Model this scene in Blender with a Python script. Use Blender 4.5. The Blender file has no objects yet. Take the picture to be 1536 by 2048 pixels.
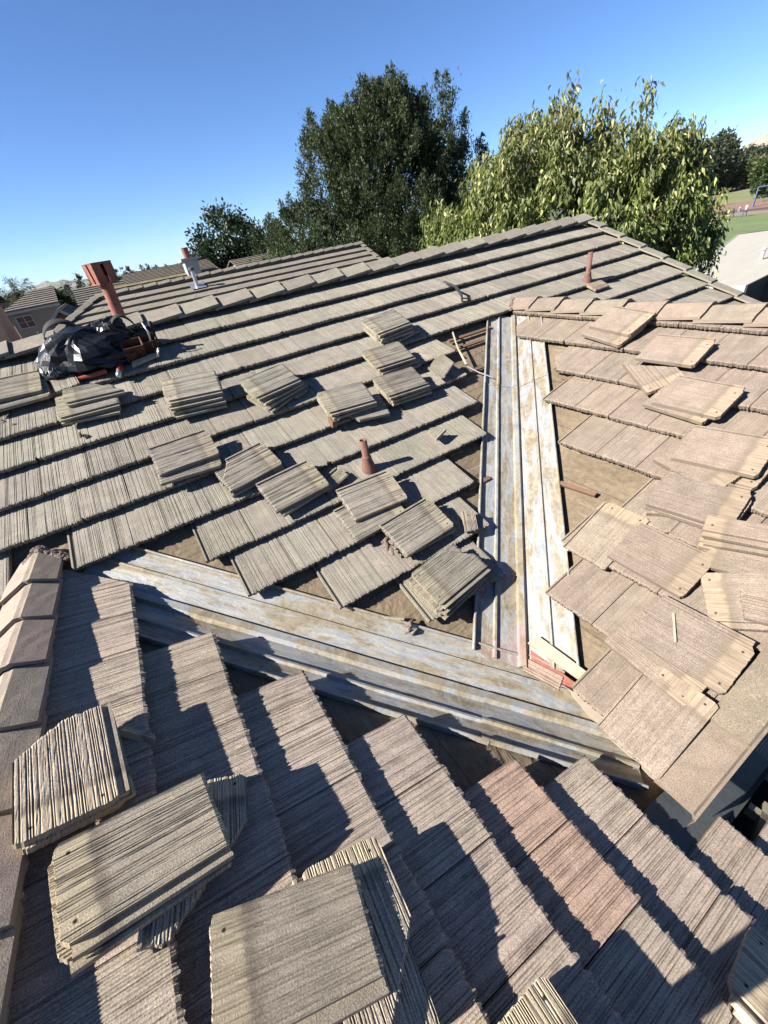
import bpy, math, random
import numpy as np
from mathutils import Vector, Matrix, noise as mnoise

SC = bpy.context.scene
COL = SC.collection
rad = math.radians
# ------------------------------------------------------------------ camera (at the world origin; ground 6.3 m below)
camd = bpy.data.cameras.new('camera')
camd.sensor_fit = 'VERTICAL'
camd.sensor_height = 24.0
camd.lens = 814.5 / 2048 * 24.0
camd.clip_start = 0.02
camd.clip_end = 30000
cam = bpy.data.objects.new('camera', camd)
COL.objects.link(cam)
RX = Vector((0.83863666, -0.52278296, -0.15292653))
RY = Vector((-0.40941894, -0.41983337, -0.81000992))
RZ = Vector((0.35925573, 0.74191503, -0.56612491))
cam.matrix_world = Matrix(((RX.x, -RY.x, -RZ.x, 0), (RX.y, -RY.y, -RZ.y, 0), (RX.z, -RY.z, -RZ.z, 0), (0, 0, 0, 1)))
SC.camera = cam
# ------------------------------------------------------------------ light
SUN_D = Vector((0.776, -0.137, -0.616)).normalized()      # direction the sunlight travels
EL = math.asin(-SUN_D.z)
w = bpy.data.worlds.new('World')
SC.world = w
w.use_nodes = True
nt = w.node_tree
sky = nt.nodes.new('ShaderNodeTexSky')
sky.sky_type = 'NISHITA'
sky.sun_disc = False
sky.sun_elevation = EL
sky.sun_rotation = math.atan2(-SUN_D.x, -SUN_D.y)
sky.air_density = 0.7
sky.dust_density = 0.1
sky.ozone_density = 10.0
bg = nt.nodes['Background']
bg.inputs['Strength'].default_value = 0.0505
nt.links.new(sky.outputs[0], bg.inputs['Color'])
sl = bpy.data.lights.new('sun', 'SUN')
sl.energy = 5.0
sl.angle = rad(0.53)
sl.color = (1.0, 0.955, 0.885)
sun = bpy.data.objects.new('sun', sl)
sun.rotation_euler = SUN_D.to_track_quat('-Z', 'Y').to_euler()
COL.objects.link(sun)
SC.view_settings.view_transform = 'Standard'
SC.view_settings.look = 'None'
SC.view_settings.exposure = 1.88
SC.view_settings.gamma = 1.0

# ------------------------------------------------------------------ helpers
S = 0.43632                     # roof slope (rise per metre of run), the same for every slope of this house
L = math.sqrt(1 + S * S)
FR = {                          # frame of each slope: origin, along, up-slope, normal
    'A': (Vector((0, 0, -2.8077)), Vector((1, 0, 0)), Vector((0, 1, S)) / L),
    'B': (Vector((0, 0, -2.9066)), Vector((0, -1, 0)), Vector((1, 0, S)) / L),
    'C': (Vector((0, 0, -1.9318)), Vector((0, 1, 0)), Vector((-1, 0, S)) / L),
    'D': (Vector((0, 0, -7.30)), Vector((1, 0, 0)), Vector((0, 1, S)) / L),
}
FR = {k: (o, a, u, a.cross(u)) for k, (o, a, u) in FR.items()}
E = 0.3861                      # course spacing up the slope
GZ = -6.3


def P(k, a, u, h=0.0):
    o, A_, U_, N_ = FR[k]
    return o + A_ * a + U_ * u + N_ * h


def xy(k, x, y, h=0.0):
    """point of slope k above plan position x, y"""
    if k in 'AD':
        return P(k, x, y * L, h)
    if k == 'B':
        return P(k, -y, x * L, h)
    return P(k, y, -x * L, h)


def meta(o, label=None, cat=None, group=None, kind=None):
    if label: o['label'] = label
    if cat: o['category'] = cat
    if group: o['group'] = group
    if kind: o['kind'] = kind
    return o


def empty(name, loc, label, cat, group=None):
    o = bpy.data.objects.new(name, None)
    o.empty_display_size = 0.1
    o.location = loc
    COL.objects.link(o)
    return meta(o, label, cat, group)


class MB:
    """collects polygons, then links them as ONE mesh object"""
    def __init__(s):
        s.v = []; s.f = []; s.n = 0; s.tuv = []; s.tint = []

    def add(s, V, F, tuv=None, tint=(1, 1, 1)):
        V = np.asarray(V, float)
        s.v.append(V)
        for q in F:
            q = np.asarray(q, int)
            if q.ndim == 1:
                q = q[None, :]
            if len(q):
                s.f.append(q + s.n)
        s.tuv.append(np.zeros((len(V), 3)) if tuv is None else np.asarray(tuv, float))
        t = np.asarray(tint, float)
        s.tint.append(np.tile(t, (len(V), 1)) if t.ndim == 1 else t)
        s.n += len(V)

    def box(s, c, size, R=None, tint=(1, 1, 1)):
        hx, hy, hz = [d / 2 for d in size]
        V = np.array([[x, y, z] for z in (-hz, hz) for y in (-hy, hy) for x in (-hx, hx)])
        if R is not None:
            V = V @ np.array(R).T
        V = V + np.array(c)
        s.add(V, [np.array([[0, 2, 3, 1], [4, 5, 7, 6], [0, 1, 5, 4], [1, 3, 7, 5], [3, 2, 6, 7], [2, 0, 4, 6]])], tint=tint)

    def tube(s, pts, rs, n=10, caps=True, tint=(1, 1, 1)):
        pts = [Vector(p) for p in pts]
        if not hasattr(rs, '__len__'):
            rs = [rs] * len(pts)
        V = []
        up = None
        for i, p in enumerate(pts):
            d = (pts[min(i + 1, len(pts) - 1)] - pts[max(i - 1, 0)]).normalized()
            if up is None:
                up = Vector((0, 0, 1)) if abs(d.z) < .9 else Vector((1, 0, 0))
            a = d.cross(up).normalized()
            b = a.cross(d).normalized()
            up = b
            for k in range(n):
                t = 2 * math.pi * k / n
                V.append(p + (a * math.cos(t) + b * math.sin(t)) * rs[i])
        F = []
        for i in range(len(pts) - 1):
            for k in range(n):
                F.append([i * n + k, i * n + (k + 1) % n, (i + 1) * n + (k + 1) % n, (i + 1) * n + k])
        fl = [np.array(F)]
        if caps:
            fl.append(np.arange(n)[::-1].copy())
            fl.append(np.arange(n) + (len(pts) - 1) * n)
        s.add([tuple(v) for v in V], fl, tint=tint)

    def prism(s, poly, depth_vec, tint=(1, 1, 1)):
        """closed solid: polygon (3-D points) swept along depth_vec"""
        n = len(poly)
        d = Vector(depth_vec)
        V = [tuple(Vector(p)) for p in poly] + [tuple(Vector(p) + d) for p in poly]
        F = [np.arange(n)[::-1].copy(), np.arange(n) + n, np.array([[i, (i + 1) % n, n + (i + 1) % n, n + i] for i in range(n)])]
        s.add(V, F, tint=tint)

    def build(s, name, mat, parent=None, smooth=False, M=None):
        V = np.concatenate(s.v)
        me = bpy.data.meshes.new(name)
        me.vertices.add(len(V))
        me.vertices.foreach_set('co', V.astype(np.float32).ravel())
        li = np.concatenate([q.ravel() for q in s.f])
        tot = np.concatenate([np.full(len(q), q.shape[1]) for q in s.f])
        me.loops.add(len(li))
        me.loops.foreach_set('vertex_index', li.astype(np.int32))
        me.polygons.add(len(tot))
        me.polygons.foreach_set('loop_start', (np.cumsum(tot) - tot).astype(np.int32))
        me.update(calc_edges=True)
        me.validate()
        me.polygons.foreach_set('use_smooth', np.full(len(me.polygons), bool(smooth)))
        a = me.attributes.new('tuv', 'FLOAT_VECTOR', 'POINT')
        a.data.foreach_set('vector', np.concatenate(s.tuv).astype(np.float32).ravel())
        a = me.attributes.new('tint', 'FLOAT_COLOR', 'POINT')
        t = np.concatenate(s.tint)
        a.data.foreach_set('color', np.concatenate([t, np.ones((len(t), 1))], 1).astype(np.float32).ravel())
        me.materials.append(mat)
        o = bpy.data.objects.new(name, me)
        COL.objects.link(o)
        if M is not None:
            o.matrix_world = M
        if parent is not None:
            o.parent = parent
            o.matrix_parent_inverse = Matrix.Translation(parent.location).inverted() if parent.type == 'EMPTY' else parent.matrix_world.inverted()
        return o


# ------------------------------------------------------------------ materials
KA = .75        # overall reflectance scale (exposure is set for it)
def new_mat(name):
    m = bpy.data.materials.new(name)
    m.use_nodes = True
    t = m.node_tree
    return m, t, t.nodes['Principled BSDF']


class NG:
    def __init__(s, t): s.t = t
    def n(s, typ, **kw):
        nd = s.t.nodes.new(typ)
        for k, v in kw.items(): setattr(nd, k, v)
        return nd
    def l(s, a, b): s.t.links.new(a, b)
    def noise(s, vec, scale, detail=4, rough=.55, dist=0.0):
        nd = s.n('ShaderNodeTexNoise'); nd.inputs['Scale'].default_value = scale
        nd.inputs['Detail'].default_value = detail; nd.inputs['Roughness'].default_value = rough
        nd.inputs['Distortion'].default_value = dist
        if vec is not None: s.l(vec, nd.inputs['Vector'])
        return nd.outputs['Fac']
    def ramp(s, fac, p0, p1, c0=(0, 0, 0, 1), c1=(1, 1, 1, 1), interp='LINEAR'):
        nd = s.n('ShaderNodeValToRGB'); nd.color_ramp.interpolation = interp
        e = nd.color_ramp.elements
        e[0].position = p0; e[0].color = c0; e[1].position = p1; e[1].color = c1
        s.l(fac, nd.inputs[0]); return nd.outputs[0]
    def mix(s, fac, a, b, mode='MIX'):
        nd = s.n('ShaderNodeMix', data_type='RGBA', blend_type=mode)
        for sock, v in ((nd.inputs[0], fac), (nd.inputs[6], a), (nd.inputs[7], b)):
            if hasattr(v, 'is_output'): s.l(v, sock)
            elif isinstance(v, (int, float)): sock.default_value = v
            else: sock.default_value = tuple(v) + (1,) * (4 - len(v))
        return nd.outputs[2]
    def math(s, op, a, b=None, c=None):
        nd = s.n('ShaderNodeMath', operation=op)
        for i, v in enumerate((a, b, c)):
            if v is None: continue
            if hasattr(v, 'is_output'): s.l(v, nd.inputs[i])
            else: nd.inputs[i].default_value = v
        return nd.outputs[0]
    def mapping(s, vec, scale):
        nd = s.n('ShaderNodeMapping'); nd.inputs['Scale'].default_value = scale
        s.l(vec, nd.inputs['Vector']); return nd.outputs[0]
    def bump(s, h, strength, dist, prev=None):
        nd = s.n('ShaderNodeBump'); nd.inputs['Strength'].default_value = strength
        nd.inputs['Distance'].default_value = dist
        s.l(h, nd.inputs['Height'])
        if prev is not None: s.l(prev, nd.inputs['Normal'])
        return nd.outputs[0]


def tile_mat(name, rough=.92, streak=.14, head=True):
    m, t, b = new_mat(name)
    g = NG(t)
    at = g.n('ShaderNodeAttribute', attribute_name='tuv').outputs['Vector']
    ti = g.n('ShaderNodeAttribute', attribute_name='tint').outputs['Color']
    sep = g.n('ShaderNodeSeparateXYZ'); g.l(at, sep.inputs[0])
    st = g.noise(g.mapping(at, (95, 2.2, 9)), 1.0, 3, .6)
    gr = g.noise(at, 420, 3, .65)
    gr2 = g.noise(at, 190, 2, .6)
    bl = g.noise(at, 9, 4, .6, .4)
    c = g.mix(g.ramp(st, .30, .62), g.mix(.45, ti, (.045, .038, .032), 'MIX'), ti)
    c = g.mix(streak, ti, c)
    c = g.mix(g.ramp(gr, .34, .66), (.52, .5, .48), (1.28, 1.25, 1.2), 'MIX') if False else c
    c = g.mix(1.0, c, g.ramp(gr, .3, .7, (.62, .61, .6, 1), (1.34, 1.32, 1.28, 1)), 'MULTIPLY')
    c = g.mix(1.0, c, g.ramp(gr2, .3, .72, (.66, .65, .64, 1), (1.36, 1.34, 1.30, 1)), 'MULTIPLY')
    c = g.mix(1.0, c, g.ramp(bl, .25, .75, (.80 * KA, .79 * KA, .78 * KA, 1), (1.18 * KA, 1.15 * KA, 1.12 * KA, 1)), 'MULTIPLY')
    lich = g.math('MULTIPLY', g.ramp(g.noise(at, 34, 4, .65), .60, .68), g.ramp(g.noise(at, 5, 3), .42, .62))
    c = g.mix(g.math('MULTIPLY', lich, .35), c, (.26, .245, .19))
    stain = g.ramp(g.noise(g.mapping(at, (14, 5, 3)), 1.0, 5, .62, .5), .56, .70)
    c = g.mix(g.math('MULTIPLY', stain, .26), c, (.075, .062, .05))
    if head:
        edge = g.math('ADD', sep.outputs[1], g.math('MULTIPLY', g.math('SUBTRACT', g.noise(at, 22, 3), .5), .035))
        dirt_shade = g.math('MULTIPLY', g.ramp(edge, .318, .355), g.ramp(edge, .37, .392, (1, 1, 1, 1), (0, 0, 0, 1)))
        c = g.mix(g.math('MULTIPLY', dirt_shade, .55), c, (.11, .085, .06))
        hc = g.mix(1.0, ti, g.mix(g.ramp(g.noise(g.mapping(at, (60, 7, 9)), 1.0, 4), .38, .68), (1.10, 1.02, .82), (.66, .60, .47)), 'MULTIPLY')
        c = g.mix(g.math('MULTIPLY', g.ramp(edge, .366, .385), .68), c, hc)
        for hx in (.055, .255):
            dx = g.math('SUBTRACT', sep.outputs[0], hx); dy = g.math('SUBTRACT', sep.outputs[1], .428)
            d = g.math('SQRT', g.math('ADD', g.math('MULTIPLY', dx, dx), g.math('MULTIPLY', dy, dy)))
            c = g.mix(g.ramp(d, .0045, .0065, (1, 1, 1, 1), (0, 0, 0, 1)), c, (.02, .016, .012))
    g.l(c, b.inputs['Base Color'])
    b.inputs['Roughness'].default_value = rough
    b.inputs['Specular IOR Level'].default_value = .25
    h = g.bump(st, .15, .004)
    h = g.bump(gr, .55, .0016, h)
    h = g.bump(gr2, .5, .003, h)
    g.l(h, b.inputs['Normal'])
    return m


def simple(name, col, rough=.8, metal=0.0, var=.25, scale=6.0, bump=.2, bdist=.01, spec=.3, tint=False, streak=None):
    m, t, b = new_mat(name)
    g = NG(t)
    oc = g.n('ShaderNodeTexCoord').outputs['Object']
    if streak: oc = g.mapping(oc, streak)
    base = g.n('ShaderNodeAttribute', attribute_name='tint').outputs['Color'] if tint else None
    n1 = g.noise(oc, scale, 5, .6)
    n2 = g.noise(oc, scale * 7, 4, .6)
    lo = tuple(1 - var for _ in range(3)) + (1,); hi = tuple(1 + var for _ in range(3)) + (1,)
    c = g.mix(1.0, base if tint else tuple(x * KA for x in col), g.ramp(n1, .25, .75, lo, hi), 'MULTIPLY')
    c = g.mix(1.0, c, g.ramp(n2, .25, .75, lo, hi), 'MULTIPLY')
    g.l(c, b.inputs['Base Color'])
    b.inputs['Roughness'].default_value = rough
    b.inputs['Metallic'].default_value = metal
    b.inputs['Specular IOR Level'].default_value = spec
    if bump:
        g.l(g.bump(n2, bump, bdist), b.inputs['Normal'])
    return m


def pan_mat():
    m, t, b = new_mat('stained_galvanised_metal')
    g = NG(t)
    oc = g.n('ShaderNodeTexCoord').outputs['Object']
    ti = g.n('ShaderNodeAttribute', attribute_name='tuv').outputs['Vector']
    big = g.noise(g.mapping(ti, (8, 2.1, 0)), 1.0, 7, .66, .9)
    mid = g.noise(g.mapping(ti, (17, 7, 0)), 1.0, 7, .66, .7)
    stv = g.noise(g.mapping(ti, (26, 2.6, 1)), 1.0, 5, .65, .6)
    fine = g.noise(oc, 60, 4, .6)
    zinc = g.mix(g.ramp(mid, .42, .60), (.335, .325, .30), (.235, .255, .28))
    zinc = g.mix(g.ramp(stv, .50, .62), zinc, (.40, .385, .35))
    dirt_shade = g.mix(g.ramp(g.noise(oc, 14, 5, .6, .8), .35, .65), (.20, .160, .102), (.31, .262, .185))
    f = g.math('ADD', g.math('MULTIPLY', big, .62), g.math('MULTIPLY', stv, .45))
    c = g.mix(g.ramp(f, .505, .585), zinc, dirt_shade)
    rust = g.math('MULTIPLY', g.ramp(mid, .56, .68), g.ramp(big, .45, .55))
    c = g.mix(g.math('MULTIPLY', rust, .6), c, (.125, .082, .04))
    sp = g.n('ShaderNodeSeparateXYZ'); g.l(ti, sp.inputs[0])
    d = g.math('ABSOLUTE', sp.outputs[0])
    near = g.math('MINIMUM', g.math('ABSOLUTE', g.math('SUBTRACT', d, .155)), g.math('ABSOLUTE', g.math('SUBTRACT', d, .0)))
    near = g.math('MINIMUM', near, g.math('ABSOLUTE', g.math('SUBTRACT', d, .27)))
    nd_ = g.math('MULTIPLY', g.ramp(g.math('ADD', near, g.math('MULTIPLY', mid, .03)), .030, .042, (1, 1, 1, 1), (0, 0, 0, 1)), g.ramp(stv, .44, .60))
    c = g.mix(g.math('MULTIPLY', nd_, .8), c, dirt_shade)
    c = g.mix(1.0, c, g.ramp(fine, .25, .75, (.62, .62, .62, 1), (.84, .84, .84, 1)), 'MULTIPLY')
    prim = g.math('MULTIPLY', sp.outputs[2], g.ramp(mid, .36, .5))
    c = g.mix(g.math('MULTIPLY', prim, .38), c, (.26, .11, .095))
    g.l(c, b.inputs['Base Color'])
    b.inputs['Metallic'].default_value = .12
    g.l(g.ramp(mid, .3, .7, (.42, .42, .42, 1), (.7, .7, .7, 1)), b.inputs['Roughness'])
    g.l(g.bump(big, .25, .05, g.bump(fine, .12, .004)), b.inputs['Normal'])
    return m


def felt_mat():
    m, t, b = new_mat('dusty_roofing_felt')
    g = NG(t)
    oc = g.n('ShaderNodeTexCoord').outputs['Object']
    a = g.noise(oc, 2.2, 5, .6, .8); f = g.noise(oc, 26, 5, .65); vf = g.noise(oc, 160, 3, .6)
    c = g.mix(g.ramp(a, .3, .7), (.125, .092, .056), (.185, .138, .086))
    c = g.mix(1.0, c, g.ramp(f, .25, .75, (.72, .72, .72, 1), (1.2, 1.2, 1.2, 1)), 'MULTIPLY')
    c = g.mix(1.0, c, g.ramp(vf, .3, .7, (.6, .6, .6, 1), (.87, .87, .87, 1)), 'MULTIPLY')
    st = g.ramp(g.noise(oc, 5.5, 4, .6, 1.5), .62, .68)
    c = g.mix(g.math('MULTIPLY', st, .45), c, (.11, .08, .05))
    sp = g.n('ShaderNodeSeparateXYZ'); g.l(oc, sp.inputs[0])
    zz = g.math('ADD', sp.outputs[2], g.math('MULTIPLY', a, .02))
    lap = g.math('FRACT', g.math('MULTIPLY', zz, 5.3))
    c = g.mix(g.math('MULTIPLY', g.ramp(lap, .0, .035, (1, 1, 1, 1), (0, 0, 0, 1)), .7), c, (.035, .027, .02))
    chalk = g.ramp(g.noise(g.mapping(oc, (3, 3, 60)), 1.0, 4, .7), .60, .66)
    c = g.mix(g.math('MULTIPLY', chalk, .3), c, (.25, .22, .17))
    nail = g.n('ShaderNodeTexVoronoi'); nail.inputs['Scale'].default_value = 7.0; g.l(oc, nail.inputs['Vector'])
    c = g.mix(g.ramp(nail.outputs['Distance'], .035, .05, (1, 1, 1, 1), (0, 0, 0, 1)), c, (.05, .04, .03))
    g.l(c, b.inputs['Base Color'])
    b.inputs['Roughness'].default_value = .95
    wr = g.noise(g.mapping(oc, (5, 5, 16)), 1.0, 3, .5, 1.2)
    g.l(g.bump(wr, .7, .03, g.bump(a, .5, .05, g.bump(f, .35, .008, g.bump(lap, .6, .01)))), b.inputs['Normal'])
    return m


def leaf_mat(name, transl=.35, rough=.5):
    m, t, b = new_mat(name)
    g = NG(t)
    ti = g.n('ShaderNodeAttribute', attribute_name='tint').outputs['Color']
    ti = g.mix(1.0, ti, (KA, KA, KA), 'MULTIPLY')
    g.l(ti, b.inputs['Base Color'])
    b.inputs['Roughness'].default_value = rough
    b.inputs['Specular IOR Level'].default_value = .35
    tr = g.n('ShaderNodeBsdfTranslucent')
    g.l(g.mix(1.0, ti, (1.2, 1.25, .7), 'MULTIPLY'), tr.inputs['Color'])
    ms = g.n('ShaderNodeMixShader'); ms.inputs[0].default_value = transl
    g.l(b.outputs[0], ms.inputs[1]); g.l(tr.outputs[0], ms.inputs[2])
    g.l(ms.outputs[0], t.nodes['Material Output'].inputs['Surface'])
    return m


M_TILE = tile_mat('weathered_concrete_tile', head=False)
M_LOOSE = tile_mat('weathered_loose_tile', head=True)
M_CAP = tile_mat('weathered_cap_tile', streak=.10, head=False)
M_PAN = pan_mat()
M_FELT = felt_mat()
M_WOOD = simple('raw_red_brown_wood', (.145, .085, .054), .8, var=.3, scale=8, streak=(1, 12, 12))
M_PALEWOOD = simple('pale_weathered_wood', (.31, .27, .19), .8, var=.2, scale=10)
M_STUCCO = simple('beige_stucco', (.25, .21, .16), .95, var=.08, scale=3)
M_TERRA = simple('terracotta_painted_metal', (.235, .085, .058), .7, var=.3, scale=9)
M_RUSTPIPE = simple('rusty_painted_pipe', (.15, .072, .056), .75, var=.35, scale=14)
M_DARK = simple('dark_void_paint', (.02, .018, .016), .9, var=.2)  # near-black standing in for shade below the open eave; also on swing seats
M_PLASTIC = simple('black_plastic_sheet', (.008, .009, .012), .34, var=.3, scale=7, bump=.3, bdist=.01, spec=.28)
M_BLACKWEB = simple('black_webbing', (.018, .017, .017), .8, var=.3, scale=30)
M_LEATHER = simple('worn_brown_leather', (.085, .030, .017), .65, var=.35, scale=14)
M_STEEL = simple('brushed_steel', (.55, .56, .57), .35, metal=.8, var=.2, scale=20)
M_GREYMETAL = simple('dull_grey_flashing', (.10, .108, .112), .6, metal=.2, var=.2, scale=6)
M_WHITE = simple('white_paint', (.36, .35, .335), .7, var=.06, scale=4)
M_MORTAR = simple('pinkish_mortar', (.19, .14, .118), .95, var=.3, scale=18, bump=.6, bdist=.02)
M_PRIMER = simple('flaking_red_primer_wood', (.23, .078, .06), .8, var=.3, scale=22)
M_LEAF = leaf_mat('green_leaves')
M_BARK = simple('rough_bark', (.12, .09, .065), .95, var=.35, scale=6, bump=.6, bdist=.03)

TA = (.226, .212, .184); TB = (.214, .178, .149); TC = (.365, .312, .268); TD = (.185, .170, .148)


def jit(rng, c, v=.10, hue=.03):
    k = 1 + rng.uniform(-v, v)
    return tuple(max(0.01, x * k * (1 + rng.uniform(-hue, hue))) for x in c)


# ------------------------------------------------------------------ ribbed concrete tile
TW, TL, TH = .322, .465, .037
DENS = (.22, .38, .46, .5)


def tile_geo(rng, nc, nr, x0=0.0, x1=.318, y0=None, y1=None, amp=.0045, jag=.006, skew=None, lug=False, thick=TH, seed=None):
    """one ribbed tile; local x across, y from butt (0) to head (.465), top at z=0. returns verts, faces, tuv"""
    if y0 is None and x1 > .2 and rng.random() < .22:      # a knocked-off corner
        q = rng.uniform(.012, .035)
        y0 = ([x0, x0 + q, x1], [q * .8, 0, 0]) if rng.random() < .5 else ([x0, x1 - q, x1], [0, 0, q * .8])
    y0f = (lambda x: 0.0) if y0 is None else (lambda x: np.interp(x, *y0))
    if y1 is None and x1 > .2: y1 = ([x0, x0 + .022, x1 - .022, x1], [TL - rng.uniform(.008, .02), TL, TL, TL - rng.uniform(.008, .02)])
    y1f = (lambda x: TL) if y1 is None else (lambda x: np.interp(x, *y1))
    xs = np.linspace(x0, x1, nc + 1)
    wob = np.array([rng.uniform(-.3, .3) for _ in xs]) * (x1 - x0) / nc
    wob[0] = wob[-1] = 0
    xs = xs + wob
    SH = []
    depth = np.empty(nc + 1)
    dens = [rng.choice(DENS) for _ in range(nc // 5 + 3)]
    prev = False
    for i in range(nc + 1):
        g_ = (not prev) and rng.random() < dens[i // 5] * 1.6 and 0 < i < nc
        depth[i] = rng.uniform(.55, 1.15) if g_ else rng.uniform(0, .16)
        prev = g_
    depth[nc - 1] = 1.35; depth[nc] = .2
    fr = [0, .03] + list(np.linspace(0, 1, nr + 1)[1:])
    nr = len(fr) - 1
    V = []; T = []
    off = rng.uniform(0, 60)
    for r in range(nr + 1):
        f = fr[r]
        for i in range(nc + 1):
            a, b_ = y0f(xs[i]), y1f(xs[i])
            y = a + (b_ - a) * f
            if r == 0: y += jag * (1.9 * mnoise.noise(Vector((xs[i] * 62, off, 3.3))) + rng.uniform(-.28, .28))
            if r == nr: y += rng.uniform(-.002, .002)
            dep = depth[i] * max(.25, min(1.15, .85 + .9 * mnoise.noise(Vector((xs[i] * 331, y * (13 if nr > 4 else 6), off)))))
            z = -amp * dep
            if nr > 4: z -= amp * .35 * max(0, rng.gauss(-.2, .5))
            if r == 0: z -= .003 + rng.uniform(0, .004)
            x = xs[i]
            if skew is not None:      # (left shift at head, right shift at head)
                q = (x - x0) / (x1 - x0)
                x = x + (skew[0] * (1 - q) + skew[1] * q) * f
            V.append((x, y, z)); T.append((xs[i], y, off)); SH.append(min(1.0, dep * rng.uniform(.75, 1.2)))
    n = nc + 1
    F = [np.array([[r * n + i, r * n + i + 1, (r + 1) * n + i + 1, (r + 1) * n + i] for r in range(nr) for i in range(nc)])]
    base = len(V)
    for r in (0, nr):                 # bottom rims
        for i in range(n):
            x, y, z = V[r * n + i]
            V.append((x, y + (rng.uniform(-.004, .006) if r == 0 else 0), -thick + (rng.uniform(-.002, .004) if r == 0 else 0)))
            T.append((x, y + .03 * (1 if r == 0 else 0), off + 3))
    fb, hb = base, base + n
    F.append(np.array([[i + 1, i, fb + i, fb + i + 1] for i in range(nc)]))
    F.append(np.array([[nr * n + i, nr * n + i + 1, hb + i + 1, hb + i] for i in range(nc)]))
    F.append(np.array([[fb + i, hb + i, hb + i + 1, fb + i + 1] for i in range(nc)]))
    F.append(np.array([r * n for r in range(nr + 1)][::-1] + [fb, hb])[::-1].copy())
    F.append(np.array([r * n + nc for r in range(nr + 1)] + [hb + nc, fb + nc])[::-1].copy())
    if lug:
        ya, yb = y0f(x0) + .004, y1f(x0) - .004
        for (xa, xb, za, zb) in ((x0 - .024, x0, -.017, -thick), (x0 - .036, x0 - .024, -.006, -thick)):
            b0 = len(V)
            for (x, y, z) in ((xa, ya, zb), (xb, ya, zb), (xa, yb, zb), (xb, yb, zb), (xa, ya, za), (xb, ya, za), (xa, yb, za), (xb, yb, za)):
                V.append((x, y, z)); T.append((x, y, off + 5))
            F.append(b0 + np.array([[0, 2, 3, 1], [4, 5, 7, 6], [0, 1, 5, 4], [1, 3, 7, 5], [3, 2, 6, 7], [2, 0, 4, 6]]))
    tile_geo.shade = np.array(SH + [.25] * (len(V) - len(SH)))
    return np.array(V), F, np.array(T)


def to_plane(k, V, a, u, h, tilt=-.158, yaw=0.0):
    o, A_, U_, N_ = FR[k]
    c, s_ = math.cos(yaw), math.sin(yaw)
    x = V[:, 0] * c - V[:, 1] * s_; y = V[:, 0] * s_ + V[:, 1] * c
    z = V[:, 2] + tilt * V[:, 1] + h
    return np.outer(x + a, A_) + np.outer(y + u, U_) + np.outer(z, N_) + np.array(o)


def grooved(tint, dirt_shade):
    """grooves between the ribs darkened in the tint: settled grime plus painted shade"""
    return np.array(tint)[None, :] * (1 + dirt_shade * .25 - dirt_shade * tile_geo.shade)[:, None]


def lay(mb, k, rng, a, u, nc, nr, tint, w=TW, h=0.0, lug=False, dirt_shade=.42, **kw):
    kw.setdefault('x1', w - .0045)
    V, F, T = tile_geo(rng, nc, nr, lug=lug, **kw)
    V = to_plane(k, V, a, u + rng.uniform(-.004, .004), h + rng.uniform(-.003, .003), yaw=rng.uniform(-.004, .004))
    mb.add(V, F, T, grooved(tint, dirt_shade))


# ------------------------------------------------------------------ the house under repair
house = empty('house', (0, 2, GZ), 'beige house whose grey brown concrete tile roof is being stripped at two valleys', 'house')
UA, UB, UC = 3.207, 1.454, -1.249

# ---- far slope (A): ridge runs left-right across the picture
rng = random.Random(11)
DENS = (.08, .14, .22, .34)
mb = MB()
A_R = {  # course: list of (x start, x end, width)
    -4: [(.952, 1.60)], -3: [(.498, 1.785)], -2: [(.022, 1.963)], -1: [(-.126, 2.44)],
    0: [(-2.9, -1.276), (-.951, 2.655)], 1: [(-5.09, 2.845)], 2: [(-4.96, 2.99)], 3: [(-4.86, 7.42)],
    4: [(-5.03, 7.42)], 5: [(-4.76, 7.42)], 6: [(-4.9, 7.42)], 7: [(-5.06, 7.42)]}
for i in (2, 1, 0, -1, -2, -3):
    A_R[i] = A_R[i] + [(max(4.5, 4.35 + (4.12 - (UA + i * E) / L)) + .02, 7.42)]
for i, spans in A_R.items():
    for (xa, xb) in spans:
        n = max(1, round((xb - xa) / .327))
        wd = (xb - xa) / n
        for j in range(n):
            x = xa + j * wd
            nearness = 4 - i + (2 if x < 2 else -1)
            nc = 88 if i < 3 else 70
            nr = 3 if i < 2 else 2
            lug = (j == 0 and i < 1)
            kw = {}
            if i == 0 and abs(x + .951) < .02:
                kw['x0'] = .06
            if x > 4.4: nc, nr = 40, 2
            y1 = None
            if i == 7: y1 = ([0, 1], [.20, .20])
            lay(mb, 'A', rng, x, UA + i * E, nc, nr, jit(rng, TA, .10, .018), w=wd, lug=lug, y1=y1, jag=.006, amp=.0032, **kw)
slopeA = mb.build('roof_slope', M_TILE, house)
meta(slopeA, 'grey brown ribbed tile slope below the long ridge')

# ---- sunlit slope (B)
mb = MB()
B_R = {0: -.726, 1: -1.223, 2: -1.393, 3: -1.243 - .0, 4: -2.031, 5: -2.516, 6: -2.698, 7: -3.56, 8: -3.95, }
for i, a0 in B_R.items():
    a1 = -.06
    if i == 0: a1 = -.40
    a = a0; j = 0
    while a < a1 - .03:
        wd = min(.3235, a1 - a)
        kw = {}
        y1 = ([-.2, 1], [.16, .16]) if i == 8 else None
        if i in (6, 7, 8) and j == 0:
            lay(mb, 'B', rng, a, UB + i * E, 20, 3, jit(rng, TB, .07, .014), x0=-.17, x1=-.004, y0=([-.17, 0], [.19, 0.01]), y1=y1, amp=.0018, dirt_shade=.20)
        y1 = ([0, 1], [.16, .16]) if i == 8 else None
        lay(mb, 'B', rng, a, UB + i * E, 84, 3, jit(rng, TB, .07, .014), w=wd, lug=(j == 0 and i < 7), y1=y1, amp=.0018, jag=.005, dirt_shade=.20, **kw)
        a += .3235; j += 1
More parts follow.
